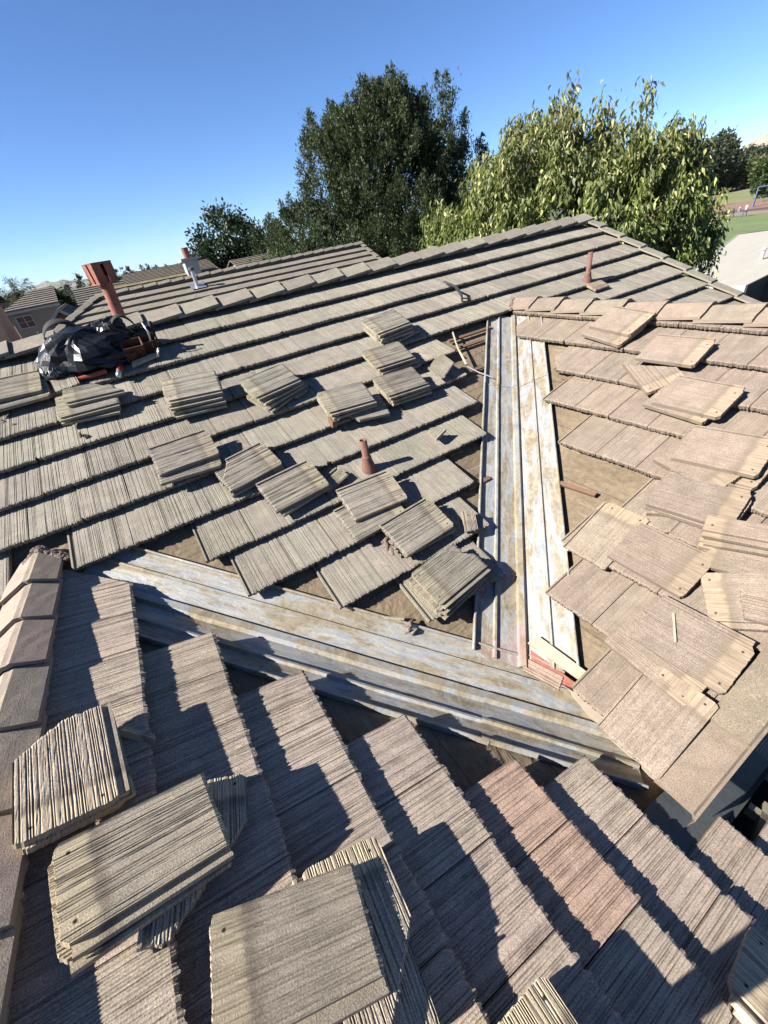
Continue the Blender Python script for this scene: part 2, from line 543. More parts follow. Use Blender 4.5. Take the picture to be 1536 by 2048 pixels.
slopeB = mb.build('roof_slope', M_TILE, house)
meta(slopeB, 'pinkish sunlit ribbed tile slope at the right')

# ---- foreground slope (C)
DENS = (.12, .24, .34, .42)
mb = MB()
C_R = {-4: .1, -3: -.30, -2: -.138, -1: .003, 0: .511, 1: .669, 2: 1.108, 3: 1.589, 4: 2.061, 5: 2.70, 6: 3.0}
for i, a1 in C_R.items():
    a = a1 - .3235; j = 0
    lim = -1.3
    while a > lim:
        tint = jit(rng, TC, .10, .02)
        if i == 1 and j in (0, 1): tint = (.37, .272, .22)
        near = a < 1.4
        kw = {}
        if i == 5 and j == 0:
            lay(mb, 'C', rng, a + .3235, UC + i * E, 60, 8, tint, x0=0, x1=.36, y0=([0, .36], [.0, .385]), amp=.0042, dirt_shade=.40)
        y1 = ([0, 1], [.10, .10]) if i == 6 else None
        lay(mb, 'C', rng, a, UC + i * E, 86 if near else 70, 10 if near else 6, tint, w=.3235, y1=y1, amp=.0042, jag=.008, dirt_shade=.40, **kw)
        a -= .3235; j += 1
slopeC = mb.build('roof_slope', M_TILE, house)
meta(slopeC, 'purplish brown ribbed tile slope in the foreground')

# ---- decks under the tiles (felt)
def sheet(k, pts, h, th, name, mat, parent, res=0):
    mb = MB()
    poly = [xy(k, x, y, h) for x, y in pts]
    mb.prism(poly, FR[k][3] * -th)
    return mb.build(name, mat, parent)


D0 = -.10
sheet('A', [(-6, 5.55), (7.4, 5.55), (7.4, 1.07), (4.35, 4.12), (1.117, .89), (-1.05, 3.06), (-6, -1.89)], D0, .02, 'underlayment', M_FELT, house)
sheet('B', [(4.35, 4.12), (1.30, 1.07), (1.40, .90), (1.46, .70), (1.46, .20), (4.35, .20)], D0, .02, 'underlayment', M_FELT, house)
sheet('C', [(-1.05, 3.06), (1.75, .26), (1.46, -.03), (1.46, -1.6), (-1.05, -1.6)], D0, .02, 'underlayment', M_FELT, house)
# far sides of the three ridges (plain tiled slabs, hardly seen)
mb = MB()
zr = -2.8077 + S * 5.55
mb.prism([(-6, 5.56, zr - .05), (7.4, 5.56, zr - .05), (7.4, 9.6, zr - .05 - S * 4.04), (-6, 9.6, zr - .05 - S * 4.04)], (0, 0, -.05), tint=TA)
zr = -2.9066 + S * 4.35
mb.prism([(4.36, 4.12, zr - .05), (4.36, .05, zr - .05), (7.4, .05, zr - .05 - S * 3.04), (7.4, 1.1, zr - .05 - S * 3.04)], (0, 0, -.05), tint=TB)
zr = -1.9318 + S * 1.06
mb.prism([(-1.07, 3.06, zr - .04), (-4.2, -.07, zr - .04 - S * 3.13), (-4.2, -1.6, zr - .04 - S * 3.13), (-1.07, -1.6, zr - .04)], (0, 0, -.05), tint=TC)
mb.build('roof_slope', M_TILE, house)
# walls
mb = MB()
for (x0, x1, y0, y1, zt) in ((-5.6, 7.25, 2.7, 9.2, -1.95), (-3.6, 1.3, -1.4, 2.6, -2.75), (1.43, 7.0, .22, 3.2, -2.46)):
    mb.box(((x0 + x1) / 2, (y0 + y1) / 2, (zt + GZ) / 2), (x1 - x0, y1 - y0, zt - GZ))
zr = -.42
mb.prism([(7.2, 2.7, -1.9), (7.2, 5.55, zr - .14), (7.2, 9.2, -1.95)], (.05, 0, 0))
mb.prism([(1.43, .22, -2.47), (4.35, .22, -1.14), (7.0, .22, -2.3)], (0, .05, 0))
mb.build('wall', M_STUCCO, house)

# ---- valley pans
def pan(name, base, d, t0, t1, kl, kr, hw, lift, prime=None, end_skew=0.0, n=40):
    """ribbed metal trough along base + d*t; left half lies on slope kl, right half on kr"""
    perp = Vector((d.y, -d.x)).normalized()          # to the right of travel in plan
    prof = [(-hw, .0), (-hw, .030), (-hw + .006, .033), (-hw + .013, .031), (-hw + .016, .003)]
    r1 = hw * .52
    for c_ in (-r1, 0, r1):
        hh = .021 if c_ else .034
        prof += [(c_ - .014, .003), (c_ - .007, hh), (c_ + .007, hh), (c_ + .014, .003)]
    prof += [(hw - .016, .003), (hw - .013, .031), (hw - .006, .033), (hw, .030), (hw, .0)]
    prof = sorted(prof, key=lambda q: q[0]) if False else prof
    V = []; T = []
    rg = random.Random(name + str(t0))
    m = len(prof)
    for i in range(n + 1):
        f = i / n
        for (q, h) in prof:
            t = t0 + (t1 - t0) * f
            t += end_skew * (q / hw) * f
            pt = base + d * t + perp * q
            k = kl if q < 0 else kr
            wob = .004 * mnoise.noise(Vector((t * 3, q * 9, 1.3)))
            p = xy(k, pt.x, pt.y, D0 + lift + h + wob + .003)
            V.append(tuple(p)); T.append((q, t, 1.0 if (prime and prime(q, t)) else 0.0))
    F = np.array([[i * m + j, i * m + j + 1, (i + 1) * m + j + 1, (i + 1) * m + j] for i in range(n) for j in range(m - 1)])
    mb = MB(); mb.add(V, [F], T)
    o = mb.build(name, M_PAN, house)
    md = o.modifiers.new('thick', 'SOLIDIFY'); md.thickness = .0022; md.offset = -1
    return o


V2 = lambda x, y: Vector((x, y))
# A|C valley: x + y = 2.007, down towards +x ; A lies to the left of travel
dAC = V2(1, -1).normalized()
ac1 = pan('valley_pan', V2(0, 2.007), dAC, -1.30, 1.40, 'A', 'C', .29, .004)
ac2 = pan('valley_pan', V2(0, 2.007), dAC, 1.36, 2.20, 'A', 'C', .285, .010)
meta(ac1, 'stained galvanised valley pan running down to the lower right'); meta(ac2, 'lower continuation of the long valley pan')
# A|B valley: x - y = .2266, down towards the viewer ; travelling down, A lies to the right
dAB = V2(-1, -1).normalized()
ab0 = pan('valley_pan', V2(4.35, 4.1234), dAB, .28, 1.62, 'B', 'A', .298, .0265, end_skew=.04)
ab = pan('valley_pan', V2(4.35, 4.1234), dAB, 1.50, 4.37, 'B', 'A', .30, .021,
         prime=lambda q, t: t > 4.12 + .75 * q and q > -.012, end_skew=-.03, n=60)
meta(ab0, 'upper length of the upright valley pan, lapped over the lower one')
meta(ab, 'upright looking stained valley pan with red primer at its end')

# ---- ridge and rake caps
def cap(name, p0, along, sideL, sideR, length, wl, wr, tint, drop=.022, th=.024, seed=0):
    """one angular cap tile: butt end at p0, runs along 'along'; wings go down sideL / sideR"""
    rg = random.Random(seed)
    up = Vector((0, 0, 1))
    prof = []
    for t in (1.0, .7, .4, .12): prof.append(sideL * wl * t)
    mid = (sideL * .012 + sideR * .012)
    prof.append(mid)
    for t in (.12, .4, .7, 1.0): prof.append(sideR * wr * t)
    n = len(prof); V = []; T = []
    rows = 7
    off = rg.uniform(0, 50)
    for r in range(rows + 1):
        f = r / rows
        for j, q in enumerate(prof):
            e = (rg.uniform(-.005, .005) if r == 0 else 0)
            wv = .003 * mnoise.noise(Vector((f * 5 + seed, j * .9, 2)))
            V.append(p0 + along * (length * f + e) + q + up * (-drop * f + wv)); T.append((j * .06, f * length, off))
    nt_ = len(V)
    for r in (0, rows):
        for j, q in enumerate(prof):
            v = V[r * n + j]
            V.append(v - up * th * (1.0)); T.append((j * .06, .02, off + 1))
    F = [np.array([[r * n + j, (r + 1) * n + j, (r + 1) * n + j + 1, r * n + j + 1] for r in range(rows) for j in range(n - 1)]),
         np.array([[j, j + 1, nt_ + j + 1, nt_ + j] for j in range(n - 1)]),
         np.array([[rows * n + j + 1, rows * n + j, nt_ + n + j, nt_ + n + j + 1] for j in range(n - 1)]),
         np.array([[nt_ + j, nt_ + j + 1, nt_ + n + j + 1, nt_ + n + j] for j in range(n - 1)]),
         np.array([r * n for r in range(rows + 1)] + [nt_ + n, nt_]), np.array([r * n + n - 1 for r in range(rows + 1)][::-1] + [nt_ + n - 1, nt_ + 2 * n - 1])]
    m_ = MB(); m_.add([tuple(v) for v in V], F, T, tint)
    return m_.build(name, M_CAP, house)


rng = random.Random(5)
zA = -2.8077 + S * 5.55
nrmA = 1 / L
for j in range(30):
    x = 7.50 - .4035 * j
    cap('ridge_tile', Vector((x, 5.55, zA + .065 + rng.uniform(-.006, .006))), Vector((-1, 0, 0)),
        Vector((0, -1, -S - .03)) * nrmA, Vector((0, 1, -S - .03)) * nrmA, .455, .215, .215, jit(rng, (.225, .21, .18), .12, .02), drop=.034, seed=j)
zB = -2.9066 + S * 4.35
for j in range(11):
    y = .0 + .372 * j
    cap('ridge_tile', Vector((4.35, y, zB + .075 + rng.uniform(-.005, .005))), Vector((0, 1, 0)),
        Vector((-1, 0, -S - .10)) * nrmA, Vector((1, 0, -S - .10)) * nrmA, .42, .19, .19, jit(rng, TB, .07, .03), drop=.034, seed=40 + j)
zC = -1.9318 + S * 1.06
for j in range(13):
    y = 2.797 - .3717 * j
    cap('ridge_tile', Vector((-1.105, y, zC + .078 + rng.uniform(-.005, .005))), Vector((0, 1, 0)),
        Vector((-1, 0, -S - .02)) * nrmA, Vector((1, 0, -S - .16)) * nrmA, .43, .20, .142, jit(rng, (.31, .262, .222), .10, .02), drop=.034, seed=70 + j)
# rake tiles: right edge of A, near edge of B
for j in range(9):
    u = 2.35 + .405 * j
    p = P('A', 7.52, u, .05)
    cap('rake_tile', p, FR['A'][2], Vector((-1, 0, -.04)), Vector((.30, 0, -.95)), .45, .17, .12, jit(rng, TA, .08, .03), drop=.03, seed=100 + j)
for j in range(9):
    u = 1.385 + .40 * j
    p = P('B', -.04, u, .038)
    cap('rake_tile', p, FR['B'][2], Vector((0, 1, -.0)), Vector((0, .12, -.99)), .44, .19, .12, jit(rng, (.185, .156, .122), .06, .03), drop=.03, seed=130 + j)
# mortar bed where the foreground ridge and the sunlit ridge run into the far slope
def rubble(mb, c, r, rg, squash=.6, tint=(1, 1, 1)):
    n, m_ = 8, 6
    V = []
    for i in range(m_ + 1):
        th_ = math.pi * i / m_
        for j in range(n):
            ph = 2 * math.pi * j / n
            rr = r * rg.uniform(.7, 1.15)
            V.append((c[0] + rr * math.sin(th_) * math.cos(ph), c[1] + rr * math.sin(th_) * math.sin(ph), c[2] + rr * squash * math.cos(th_)))
    F = np.array([[i * n + j, i * n + (j + 1) % n, (i + 1) * n + (j + 1) % n, (i + 1) * n + j] for i in range(m_) for j in range(n)])
    mb.add(V, [F], tint=tint)


rg = random.Random(3)
mb = MB()
for j in range(90):
    t = rg.uniform(0, 1)
    sx = -1.10 + (t * .16 if j % 3 else -t * .2)
    d_ = abs(sx + 1.10)
    rubble(mb, (sx, 3.235 - d_ * .9 + rg.uniform(-.03, .02), zC + .05 - d_ * (S + .15)), rg.uniform(.012, .03), rg, .55)
mb.build('mortar_bed', M_MORTAR, house)
mb = MB()
for j in range(26):
    t = rg.uniform(0, .20)
    sx = 4.34 - t
    rubble(mb, (sx, 4.13 - t * .8 + rg.uniform(-.02, .02), zB + .04 - t * (S + .1)), rg.uniform(.012, .028), rg, .55)
mb.build('mortar_bed', M_MORTAR, house)

# ---- battens, grey flashing, broken framing at the lower right
def batten(k, a0, a1, u, h=-.055, w=.036, th=.02, mat=M_WOOD, du=0.0):
    mb = MB()
    q = [P(k, a0, u, h), P(k, a1, u + du, h), P(k, a1, u + du + w, h), P(k, a0, u + w, h)]
    mb.prism(q, FR[k][3] * -th)
    return mb.build('batten', mat, house)


batten('A', 2.95, 3.50, 4.055); batten('A', 2.83, 3.15, 3.66); batten('A', 3.1, 3.75, 4.21, h=-.05)
batten('A', 2.0, 2.15, 2.80); batten('A', 1.9, 2.15, 2.42)
batten('B', -1.80, -1.50, 2.655, h=-.052, du=.03); batten('B', -2.6, -2.2, 3.72); batten('B', -1.0, -.75, 1.90)
mb = MB()
mb.prism([xy('C', 1.15, .20, -.055), xy('C', 2.35, .20, -.055), xy('C', 2.35, -.03, -.055), xy('C', 1.15, -.03, -.055)], FR['C'][3] * -.004)
mb.prism([xy('C', 1.45, -.03, -.055), xy('C', 2.35, -.03, -.055), xy('C', 2.35, -.05, -.03), xy('C', 1.45, -.05, -.03)], FR['C'][3] * -.004)
mb.build('wall_flashing', M_GREYMETAL, house)
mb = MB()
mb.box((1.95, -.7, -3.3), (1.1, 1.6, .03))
mb.build('shade_sheet', M_DARK, house)  # added near-black sheet that stands in for the shade inside the open eave
for (a0, a1, b0, b1, ww) in ((1.50, 1.95, -.16, -.10, .045), (1.52, 1.60, -.09, -.40, .045), (1.72, 2.0, -.26, -.22, .04), (1.86, 1.90, -.06, -.45, .05)):
    mb = MB()
    p0, p1 = xy('C', a0, b0, -.10), xy('C', a1, b1, -.10)
    dv = (p1 - p0).normalized().cross(FR['C'][3]) * ww
    mb.prism([p0, p1, p1 + dv, p0 + dv], FR['C'][3] * -.05)
    mb.build('eave_batten', M_PALEWOOD, house)


# ---- pipes through the roof
def lathe(mb, c, prof, n=24, lean=(0, 0), tint=(1, 1, 1)):
    c = Vector(c)
    V = []
    for (r, z) in prof:
        for k in range(n):
            t = 2 * math.pi * k / n
            V.append((c.x + r * math.cos(t) + lean[0] * z, c.y + r * math.sin(t) + lean[1] * z, c.z + z))
    F = np.array([[i * n + k, i * n + (k + 1) % n, (i + 1) * n + (k + 1) % n, (i + 1) * n + k] for i in range(len(prof) - 1) for k in range(n)])
    mb.add(V, [F], tint=tint)


def vent(k, a, u, h, r, lean, label, flare):
    b = P(k, a, u, -.06)
    mb = MB()
    lathe(mb, b, [(r, .03), (r, .06 + h), (r * .78, .06 + h), (r * .78, .02)], lean=lean)
    o = mb.build('vent_pipe', M_RUSTPIPE, house, smooth=True)
    meta(o, label)
    mb = MB()
    lathe(mb, b, [(r * 2.1, -.02), (r * 1.95, .05), (r * 1.65, .095), (r * 1.25, .14), (r * 1.3, .155), (r * 1.22, .165), (r * 1.02, .17)], lean=lean)
    mb.build('pipe_collar', flare, o, smooth=True)
    return o


vent('A', 1.275, 2.985, .25, .031, (-.02, 0), 'short rusty vent pipe in the middle of the stripped slope', M_RUSTPIPE)
vent('A', 5.72, 4.42, .34, .032, (.02, 0), 'short rusty vent pipe near the gable edge', M_RUSTPIPE)
# tall terracotta flue behind the ridge
fb = Vector((.035, 5.82, -.62))
mb = MB()
lathe(mb, fb, [(.062, 0), (.062, .62), (.062, .66)], lean=(.06, 0))
flue = mb.build('flue_pipe', M_TERRA, house)
meta(flue, 'tall terracotta flue pipe with square slotted cap')
mb = MB()
cx, cy, cz = .068, 5.82, 0.0
ry_ = Matrix.Rotation(rad(24), 3, 'Z')
def rot(x, y, z): return tuple(ry_ @ Vector((x, y, 0)) + Vector((cx, cy, z)))
mb.prism([rot(-.105, -.105, -.035), rot(.105, -.105, -.035), rot(.105, .105, -.035), rot(-.105, .105, -.035)], (0, 0, .014))
for sx, sy, qx, qy in ((0, -1, 1, 0), (0, 1, 1, 0), (1, 0, 0, 1), (-1, 0, 0, 1)):
    for s0, s1 in ((-.105, -.018), (.018, .105)):
        q = []
        for (t, zz, rr) in ((s0, -.021, .098), (s1, -.021, .098), (s1, .155, .106), (s0, .155, .106)):
            q.append(rot(sx * rr + qx * t, sy * rr + qy * t, zz))
        d = ry_ @ Vector((-sx * .007, -sy * .007, 0))
        mb.prism(q, d)
mb.prism([rot(-.108, -.108, .156), rot(.108, -.108, .156), rot(.108, .108, .156), rot(-.108, .108, .156)], (0, 0, .006))
mb.build('flue_cap', M_TERRA, flue)


# ------------------------------------------------------------------ loose tiles
LOOSE = 'loose concrete tiles stacked on the roof'


def loose(k, ca, cu, ang, top, label, rng, nc=40, nr=6, tint=None, tiltx=None, tilty=None, cat='roof tile', name='loose_tile', amp=.0036, group=LOOSE, cen=None, **kw):
    """free ribbed tile whose top centre is at (ca, cu, top) on slope k, butt-to-head direction at ang degrees"""
    x0, x1 = kw.get('x0', 0.0), kw.get('x1', .290)
    kw['x1'] = x1
    kw.setdefault('thick', .030)
    V, F, T = tile_geo(rng, int(nc * 1.6), nr, amp=amp, jag=.005, lug=kw.pop('lug', True), **kw)
    cx, cy = cen if cen else ((x0 - .036 + x1) / 2, TL / 2)
    V = V - np.array([cx, cy, 0])
    T = T.copy(); T[:, 0] += .01
    if tiltx is None: tiltx = rng.uniform(-.014, .014)
    if tilty is None: tilty = rng.uniform(-.014, .014)
    o_, A_, U_, N_ = FR[k]
    t = rad(ang)
    yv = A_ * math.cos(t) + U_ * math.sin(t)
    xv = A_ * math.sin(t) - U_ * math.cos(t)
    M = Matrix.Identity(4)
    R = Matrix((xv, yv, N_)).transposed() @ Matrix.Rotation(tiltx, 3, 'X') @ Matrix.Rotation(tilty, 3, 'Y')
    M = R.to_4x4(); M.translation = P(k, ca, cu, top)
    base = {'A': TA, 'B': TB, 'C': (.40, .35, .285)}[k]
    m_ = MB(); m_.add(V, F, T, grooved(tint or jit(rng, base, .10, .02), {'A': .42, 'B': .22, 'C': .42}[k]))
    o = m_.build(name, M_LOOSE, None, M=M)
    return meta(o, label, cat, group)


DENS = (.14, .26, .36, .44)
RL = random.Random(77)
ORD = {1: [''], 2: ['top tile of', 'bottom tile of'], 3: ['top tile of', 'middle tile of', 'bottom tile of'],
       4: ['top tile of', 'second tile down in', 'third tile down in', 'bottom tile of']}


def stack(k, ca, cu, ang, n, where, top=None, jit_a=6, jit_p=.02, top_kw=None, low_kw=None, low=None, **kw):
    base = .037
    for j in range(n):
        h = base + .0315 * (n - 1 - j) if top is None else (top - .0325 * j)
        da = 0 if j == 0 else RL.uniform(-jit_a, jit_a)
        pa, pu = (0, 0) if j == 0 else (RL.uniform(-jit_p, jit_p), RL.uniform(-jit_p, jit_p))
        k2 = dict(kw)
        if j == 0 and top_kw: k2.update(top_kw)
        if j > 0 and low_kw: k2.update(low_kw)
        if j > 0 and low and j - 1 < len(low): pa, pu, da = low[j - 1]
        lab = where if n == 1 else f'{ORD[n][j]} {where}'
        loose(k, ca + pa, cu + pu, ang + da, h, lab, RL, **k2)


# on the far slope
stack('A', -1.02, 5.305, -3, 2, 'the cracked pair at the frame edge, left of the black sheet', nc=30, nr=4, low=[(.03, -.075, 3)])
stack('A', -.497, 4.80, 177, 2, 'the low pile under the broken wedge, below the black sheet', nc=30, nr=4)
loose('A', -.42, 4.87, 176, .10, 'broken wedge of tile lying on the low pile below the black sheet', RL, nc=26, nr=4, x0=.1, x1=.29, y0=([0, .1, .29], [.0, .0, .22]), cat='tile fragment', name='tile_fragment')
stack('A', .33, 4.50, 172, 4, 'the thick four-tile stack next right of the low wedge pile', nc=30, nr=4, jit_a=3, low=[(-.02, -.03, 1), (.0, -.05, -1), (-.015, -.07, 2)])
stack('A', .968, 4.256, -172.3, 4, 'the crooked stack below the long ridge with a shard beside it', nc=30, nr=4, low=[(.02, -.02, 6), (.04, -.03, 9), (.02, -.05, 14)])
loose('A', 1.15, 4.06, 60, .03, 'pale shard of tile poking from under the crooked stack', RL, nc=12, nr=3, x0=0, x1=.11, y0=([0, .11], [.2, .32]), cat='tile fragment', name='tile_fragment', lug=False)
stack('A', 1.473, 3.73, 174.4, 2, 'the pair propped on a small wood block', top=.125, nc=34, nr=5)
loose('A', 1.56, 3.60, 170, .05, 'broken grey tile under the pair propped on a wood block', RL, nc=24, nr=4, y1=([0, .15, .29], [.30, .42, .25]), cat='tile fragment', name='tile_fragment', lug=False)
stack('A', 2.47, 4.591, -174.6, 4, 'the uppermost stack near the top of the stripped valley', top=.145, nc=30, nr=4, low=[(.0, -.02, 2), (.01, -.03, -3), (.10, -.04, 5)])
stack('A', 2.193, 4.125, 179, 3, 'the second stack down beside the valley, under the uppermost one', top=.105, nc=32, nr=4, low=[(.03, -.02, 2), (.05, -.03, -4)])
stack('A', 2.07, 3.71, 178, 3, 'the neat stack beside the leaning ribbed shard', nc=34, nr=4, jit_a=2, low=[(.005, -.012, 1), (.02, -.025, -1)])
loose('A', 2.63, 3.79, 95, .075, 'broken ribbed shard leaning on tiles at the valley edge', RL, nc=22, nr=4, x0=0, x1=.2, y0=([0, .2], [.12, .2]), y1=([0, .2], [.34, .42]), tilty=-.2, cat='tile fragment', name='tile_fragment', cen=(.1, .28))
loose('A', 1.985, 3.04, 200, .045, 'small triangular tile shard lying alone above the rusty vent pipe', RL, nc=12, nr=3, x0=0, x1=.14, y0=([0, .14], [.0, .09]), y1=([0, .14], [.16, .10]), tilty=.25, cat='tile fragment', name='tile_fragment', lug=False, cen=(.07, .08))
stack('A', .027, 3.80, -.2, 2, 'the pair lying level in the middle of the intact courses', top=.105, nc=40, nr=6, low=[(-.01, -.075, -4)])
stack('A', .401, 3.454, 9.5, 2, 'the pair with a clipped corner left of the middle', nc=40, nr=6, top_kw=dict(y0=([0, .16, .29], [.13, 0, 0])), low=[(.005, -.02, -2)])
stack('A', .627, 3.085, 4.9, 2, 'the pair with shards sticking out from beneath', top=.085, nc=44, nr=7, low=[(.02, -.015, 5)])
loose('A', .83, 2.98, 20, .03, 'curved mortar-like shard under the pair with clipped neighbours', RL, nc=12, nr=3, x0=0, x1=.1, y0=([0, .1], [.18, .25]), cat='tile fragment', name='tile_fragment')
stack('A', 1.109, 2.70, -2.6, 2, 'the pair covering the foot of the rusty vent pipe', top=.085, nc=44, nr=7, low=[(-.085, -.12, 5)])
stack('A', 1.251, 2.29, 4.5, 2, 'the pair next to scattered mortar bits', top=.08, nc=46, nr=8, low=[(.02, -.005, -4)])
stack('A', 1.222, 1.85, -172.6, 3, 'the clipped corner stack at the tip of the stripped slope', nc=48, nr=8, top_kw=dict(y0=([0, .12, .29], [0, 0, .16])), low=[(-.03, -.02, 2), (-.03, -.035, 3)])
loose('A', 1.56, 2.02, 60, .035, 'small shaded shard between the clipped stack and the valley', RL, nc=12, nr=3, x0=0, x1=.1, y0=([0, .1], [.28, .3]), cat='tile fragment', name='tile_fragment', lug=False)
loose('A', 5.74, 4.27, 90, .015, 'pale cut tile piece lying below the right vent pipe', RL, nc=14, nr=3, x0=0, x1=.3, y0=([0, .3], [.3, .3]), cat='tile fragment', name='tile_fragment', lug=False, cen=(.15, .38), tint=(.22, .18, .145))

# on the sunlit slope
stack('B', -2.463, 4.44, -8.1, 2, 'the pair nearest the sunlit ridge caps', nc=34, nr=5, amp=.002, top=.085, low=[(-.02, -.10, -3)])
stack('B', -1.816, 4.17, .4, 1, 'single broad tile above a wedge, second pile below the sunlit ridge', nc=36, nr=5, amp=.002, top=.06)
loose('B', -1.83, 3.93, -35, .04, 'pale wedge shard sticking out below the single broad tile', RL, nc=18, nr=3, x0=0, x1=.29, y0=([0, .29], [.3, .0]), amp=.004, cat='tile fragment', name='tile_fragment', lug=False)
stack('B', -1.387, 3.72, -1.6, 2, 'the fanned pair above the widest sunlit stack', nc=38, nr=6, amp=.002, low=[(-.055, -.03, -4.6)])
stack('B', -.985, 3.29, 6.1, 3, 'the fanned stack cut off by the right frame edge', nc=40, nr=6, amp=.002, top=.095, low=[(-.06, -.11, -19), (.03, -.02, -5)])
stack('B', -.917, 2.90, 6.6, 2, 'the pair with a pale chip under its lower edge', nc=42, nr=6, amp=.002, low=[(.01, -.01, -2)])
loose('B', -1.06, 2.74, 30, .02, 'small pale chip under the edge of a sunlit pair', RL, nc=8, nr=2, x0=0, x1=.07, y0=([0, .07], [.36, .34]), cat='tile fragment', name='tile_fragment', lug=False, cen=(.035, .41))
loose('B', -.857, 2.426, -1.4, .04, 'single tile with pale head band lying square across two courses', RL, nc=44, nr=7, amp=.002)
stack('B', -.55, 2.78, 197, 3, 'the layered stack with its pale end facing the valley', nc=20, nr=6, amp=.002, x1=.11, low=[(.02, -.02, 2), (.01, -.05, -3)])
loose('B', -.50, 2.585, 195, .035, 'split slab with a ragged edge below the layered sunlit stack', RL, nc=34, nr=5, x0=0, x1=.12, y1=([0, .12], [.46, .40]), amp=.002, cat='tile fragment', name='tile_fragment', lug=False)
loose('B', -.36, 2.46, 217, .036, 'clipped tile with a mortar spot carrying a small pale shard', RL, nc=40, nr=6, y0=([0, .12, .29], [.10, 0, .02]), amp=.002)
loose('B', -.30, 2.42, 20, .066, 'small pale ribbed shard lying on the clipped tile with mortar spot', RL, nc=18, nr=3, x0=0, x1=.16, y0=([0, .16], [.22, .26]), amp=.005, cat='tile fragment', name='tile_fragment', lug=False, cen=(.08, .35))
loose('B', -.47, 2.06, 2, .062, 'tile carrying a thin cream strip, upper one above the bottom corner', RL, nc=42, nr=7, amp=.002, tilty=.03)
loose('B', -.53, 1.925, -5, .05, 'tile lying just below the one that carries a cream strip', RL, nc=42, nr=7, amp=.002, tilty=-.03)
loose('B', -.38, 1.625, 90, .052, 'slipped bottom course tile showing its pale head beside the gable edge', RL, nc=46, nr=8, amp=.002)
loose('B', -1.22, 2.42, 90, .012, 'tile with exposed pale head beside the bare felt', RL, nc=40, nr=6, amp=.002)

# in the foreground
stack('C', 1.385, .955, -173.5, 2, 'the clipped corner pair beside the foreground ridge', top=.085, nc=48, nr=14, amp=.005, top_kw=dict(y0=([0, .13, .29], [0, .01, .13])), low_kw=dict(y0=([0, .13, .29], [.02, .03, .16])), low=[(-.005, -.012, 2)])
stack('C', .938, .734, 97, 2, 'the crossed foreground pile at lower left', top=.105, nc=50, nr=16, amp=.0036, low=[(-.012, .01, 2)])
loose('C', .91, .57, -12, .042, 'clipped dark tile crossing under the lower left pile', RL, nc=44, nr=10, amp=.0045, y0=([0, .05, .29], [0, 0, .29]))
stack('C', .475, .385, 81, 1, 'top tile of the crossed pile at the bottom centre', top=.105, nc=52, nr=16, amp=.0036)
loose('C', .43, .18, -4, .072, 'clipped shaded tile crossing under the bottom centre tile', RL, nc=48, nr=12, amp=.0045, y0=([0, .1, .29], [0, 0, .2]))
loose('C', .42, .20, -7, .037, 'lowest ribbed tile of the crossed pile at the bottom centre', RL, nc=44, nr=8, amp=.0042)
stack('C', -.157, -.11, 2, 3, 'the stack cut by the bottom frame edge, right of centre', nc=48, nr=8, amp=.0042, jit_a=3)
stack('C', -.475, -.98, 3, 2, 'the pair cut by the right frame edge at the bottom corner', top=.085, nc=48, nr=8, amp=.0042, low=[(-.01, -.02, 3)])
loose('C', 1.485, .72, 50, .012, 'thin grey shard between the foreground ridge pile and the valley', RL, nc=6, nr=3, x0=0, x1=.035, y0=([0, .035], [.30, .33]), cat='tile fragment', name='tile_fragment', lug=False, tilty=.5, cen=(.017, .39))

# ------------------------------------------------------------------ other things lying on the roof
def solid(name, k, quad, h, th, mat, label, cat, group=None):
    mb = MB()
    mb.prism([P(k, a, u, h + dh) for a, u, dh in quad], FR[k][3] * -th)
    return meta(mb.build(name, mat), label, cat, group)


solid('wood_block', 'A', [(1.235, 3.56, 0), (1.285, 3.56, 0), (1.285, 3.65, 0), (1.235, 3.65, 0)], .066, .075, M_WOOD, 'small orange brown wood block propping up a pair of loose tiles', 'wood block')
def solid3(name, pts, d, mat, label, cat):
    mb = MB(); mb.prism(pts, d)
    return meta(mb.build(name, mat), label, cat)
solid3('wood_lath', [(1.392, 1.125, -2.343), (1.467, 1.103, -2.31), (1.48, .763, -2.305), (1.419, .757, -2.331)], FR['B'][3] * -.024, M_PALEWOOD, 'cream painted wood lath lying across the end of the upright valley', 'wood strip')
solid3('primed_board', [(1.386, 1.093, -2.376), (1.325, 1.028, -2.402), (1.341, .866, -2.395), (1.381, .756, -2.378), (1.409, .762, -2.366)], FR['B'][3] * -.014, M_PRIMER, 'flaking red primed board under the cream lath at the valley end', 'board')
solid3('trim_strip', [(1.378, .747, -2.349), (1.396, .738, -2.341), (1.374, .555, -2.351), (1.351, .558, -2.361)], FR['B'][3] * -.012, M_WHITE, 'white painted trim strip under the slipped bottom tile', 'trim strip')
loose('B', -.945, 1.422, 15, -.055, 'small ribbed tile offcut lying on the valley below the red board', RL, nc=12, nr=5, x0=.0, x1=.085, y0=([0, .085], [.0, .02]), y1=([0, .085], [.24, .25]), cat='tile fragment', name='tile_fragment', amp=.006, cen=(.035, .125), tilty=-.08, thick=.022, tint=(.26, .2, .165))
rg = random.Random(21)
mb = MB(); mb.tube([P('A', 3.21, 4.30, -.02), P('A', 3.12, 4.14, -.015), P('A', 3.04, 4.0, .0), P('A', 2.965, 3.78, -.01), P('A', 2.955, 3.74, -.015)], [.011, .009, .011, .014, .013], n=6)
meta(mb.build('wood_lath', M_PALEWOOD), 'thin whitish bent lath standing over the bare battens left of the upright valley', 'wood strip')
mb = MB(); mb.tube([P('A', 2.955, 3.73, -.03), P('A', 3.02, 3.60, -.045), P('A', 3.10, 3.46, -.045)], [.008, .008, .006], n=6)
meta(mb.build('wire', M_STEEL), 'dull thin wire end lying on the felt below the bent lath', 'wire')
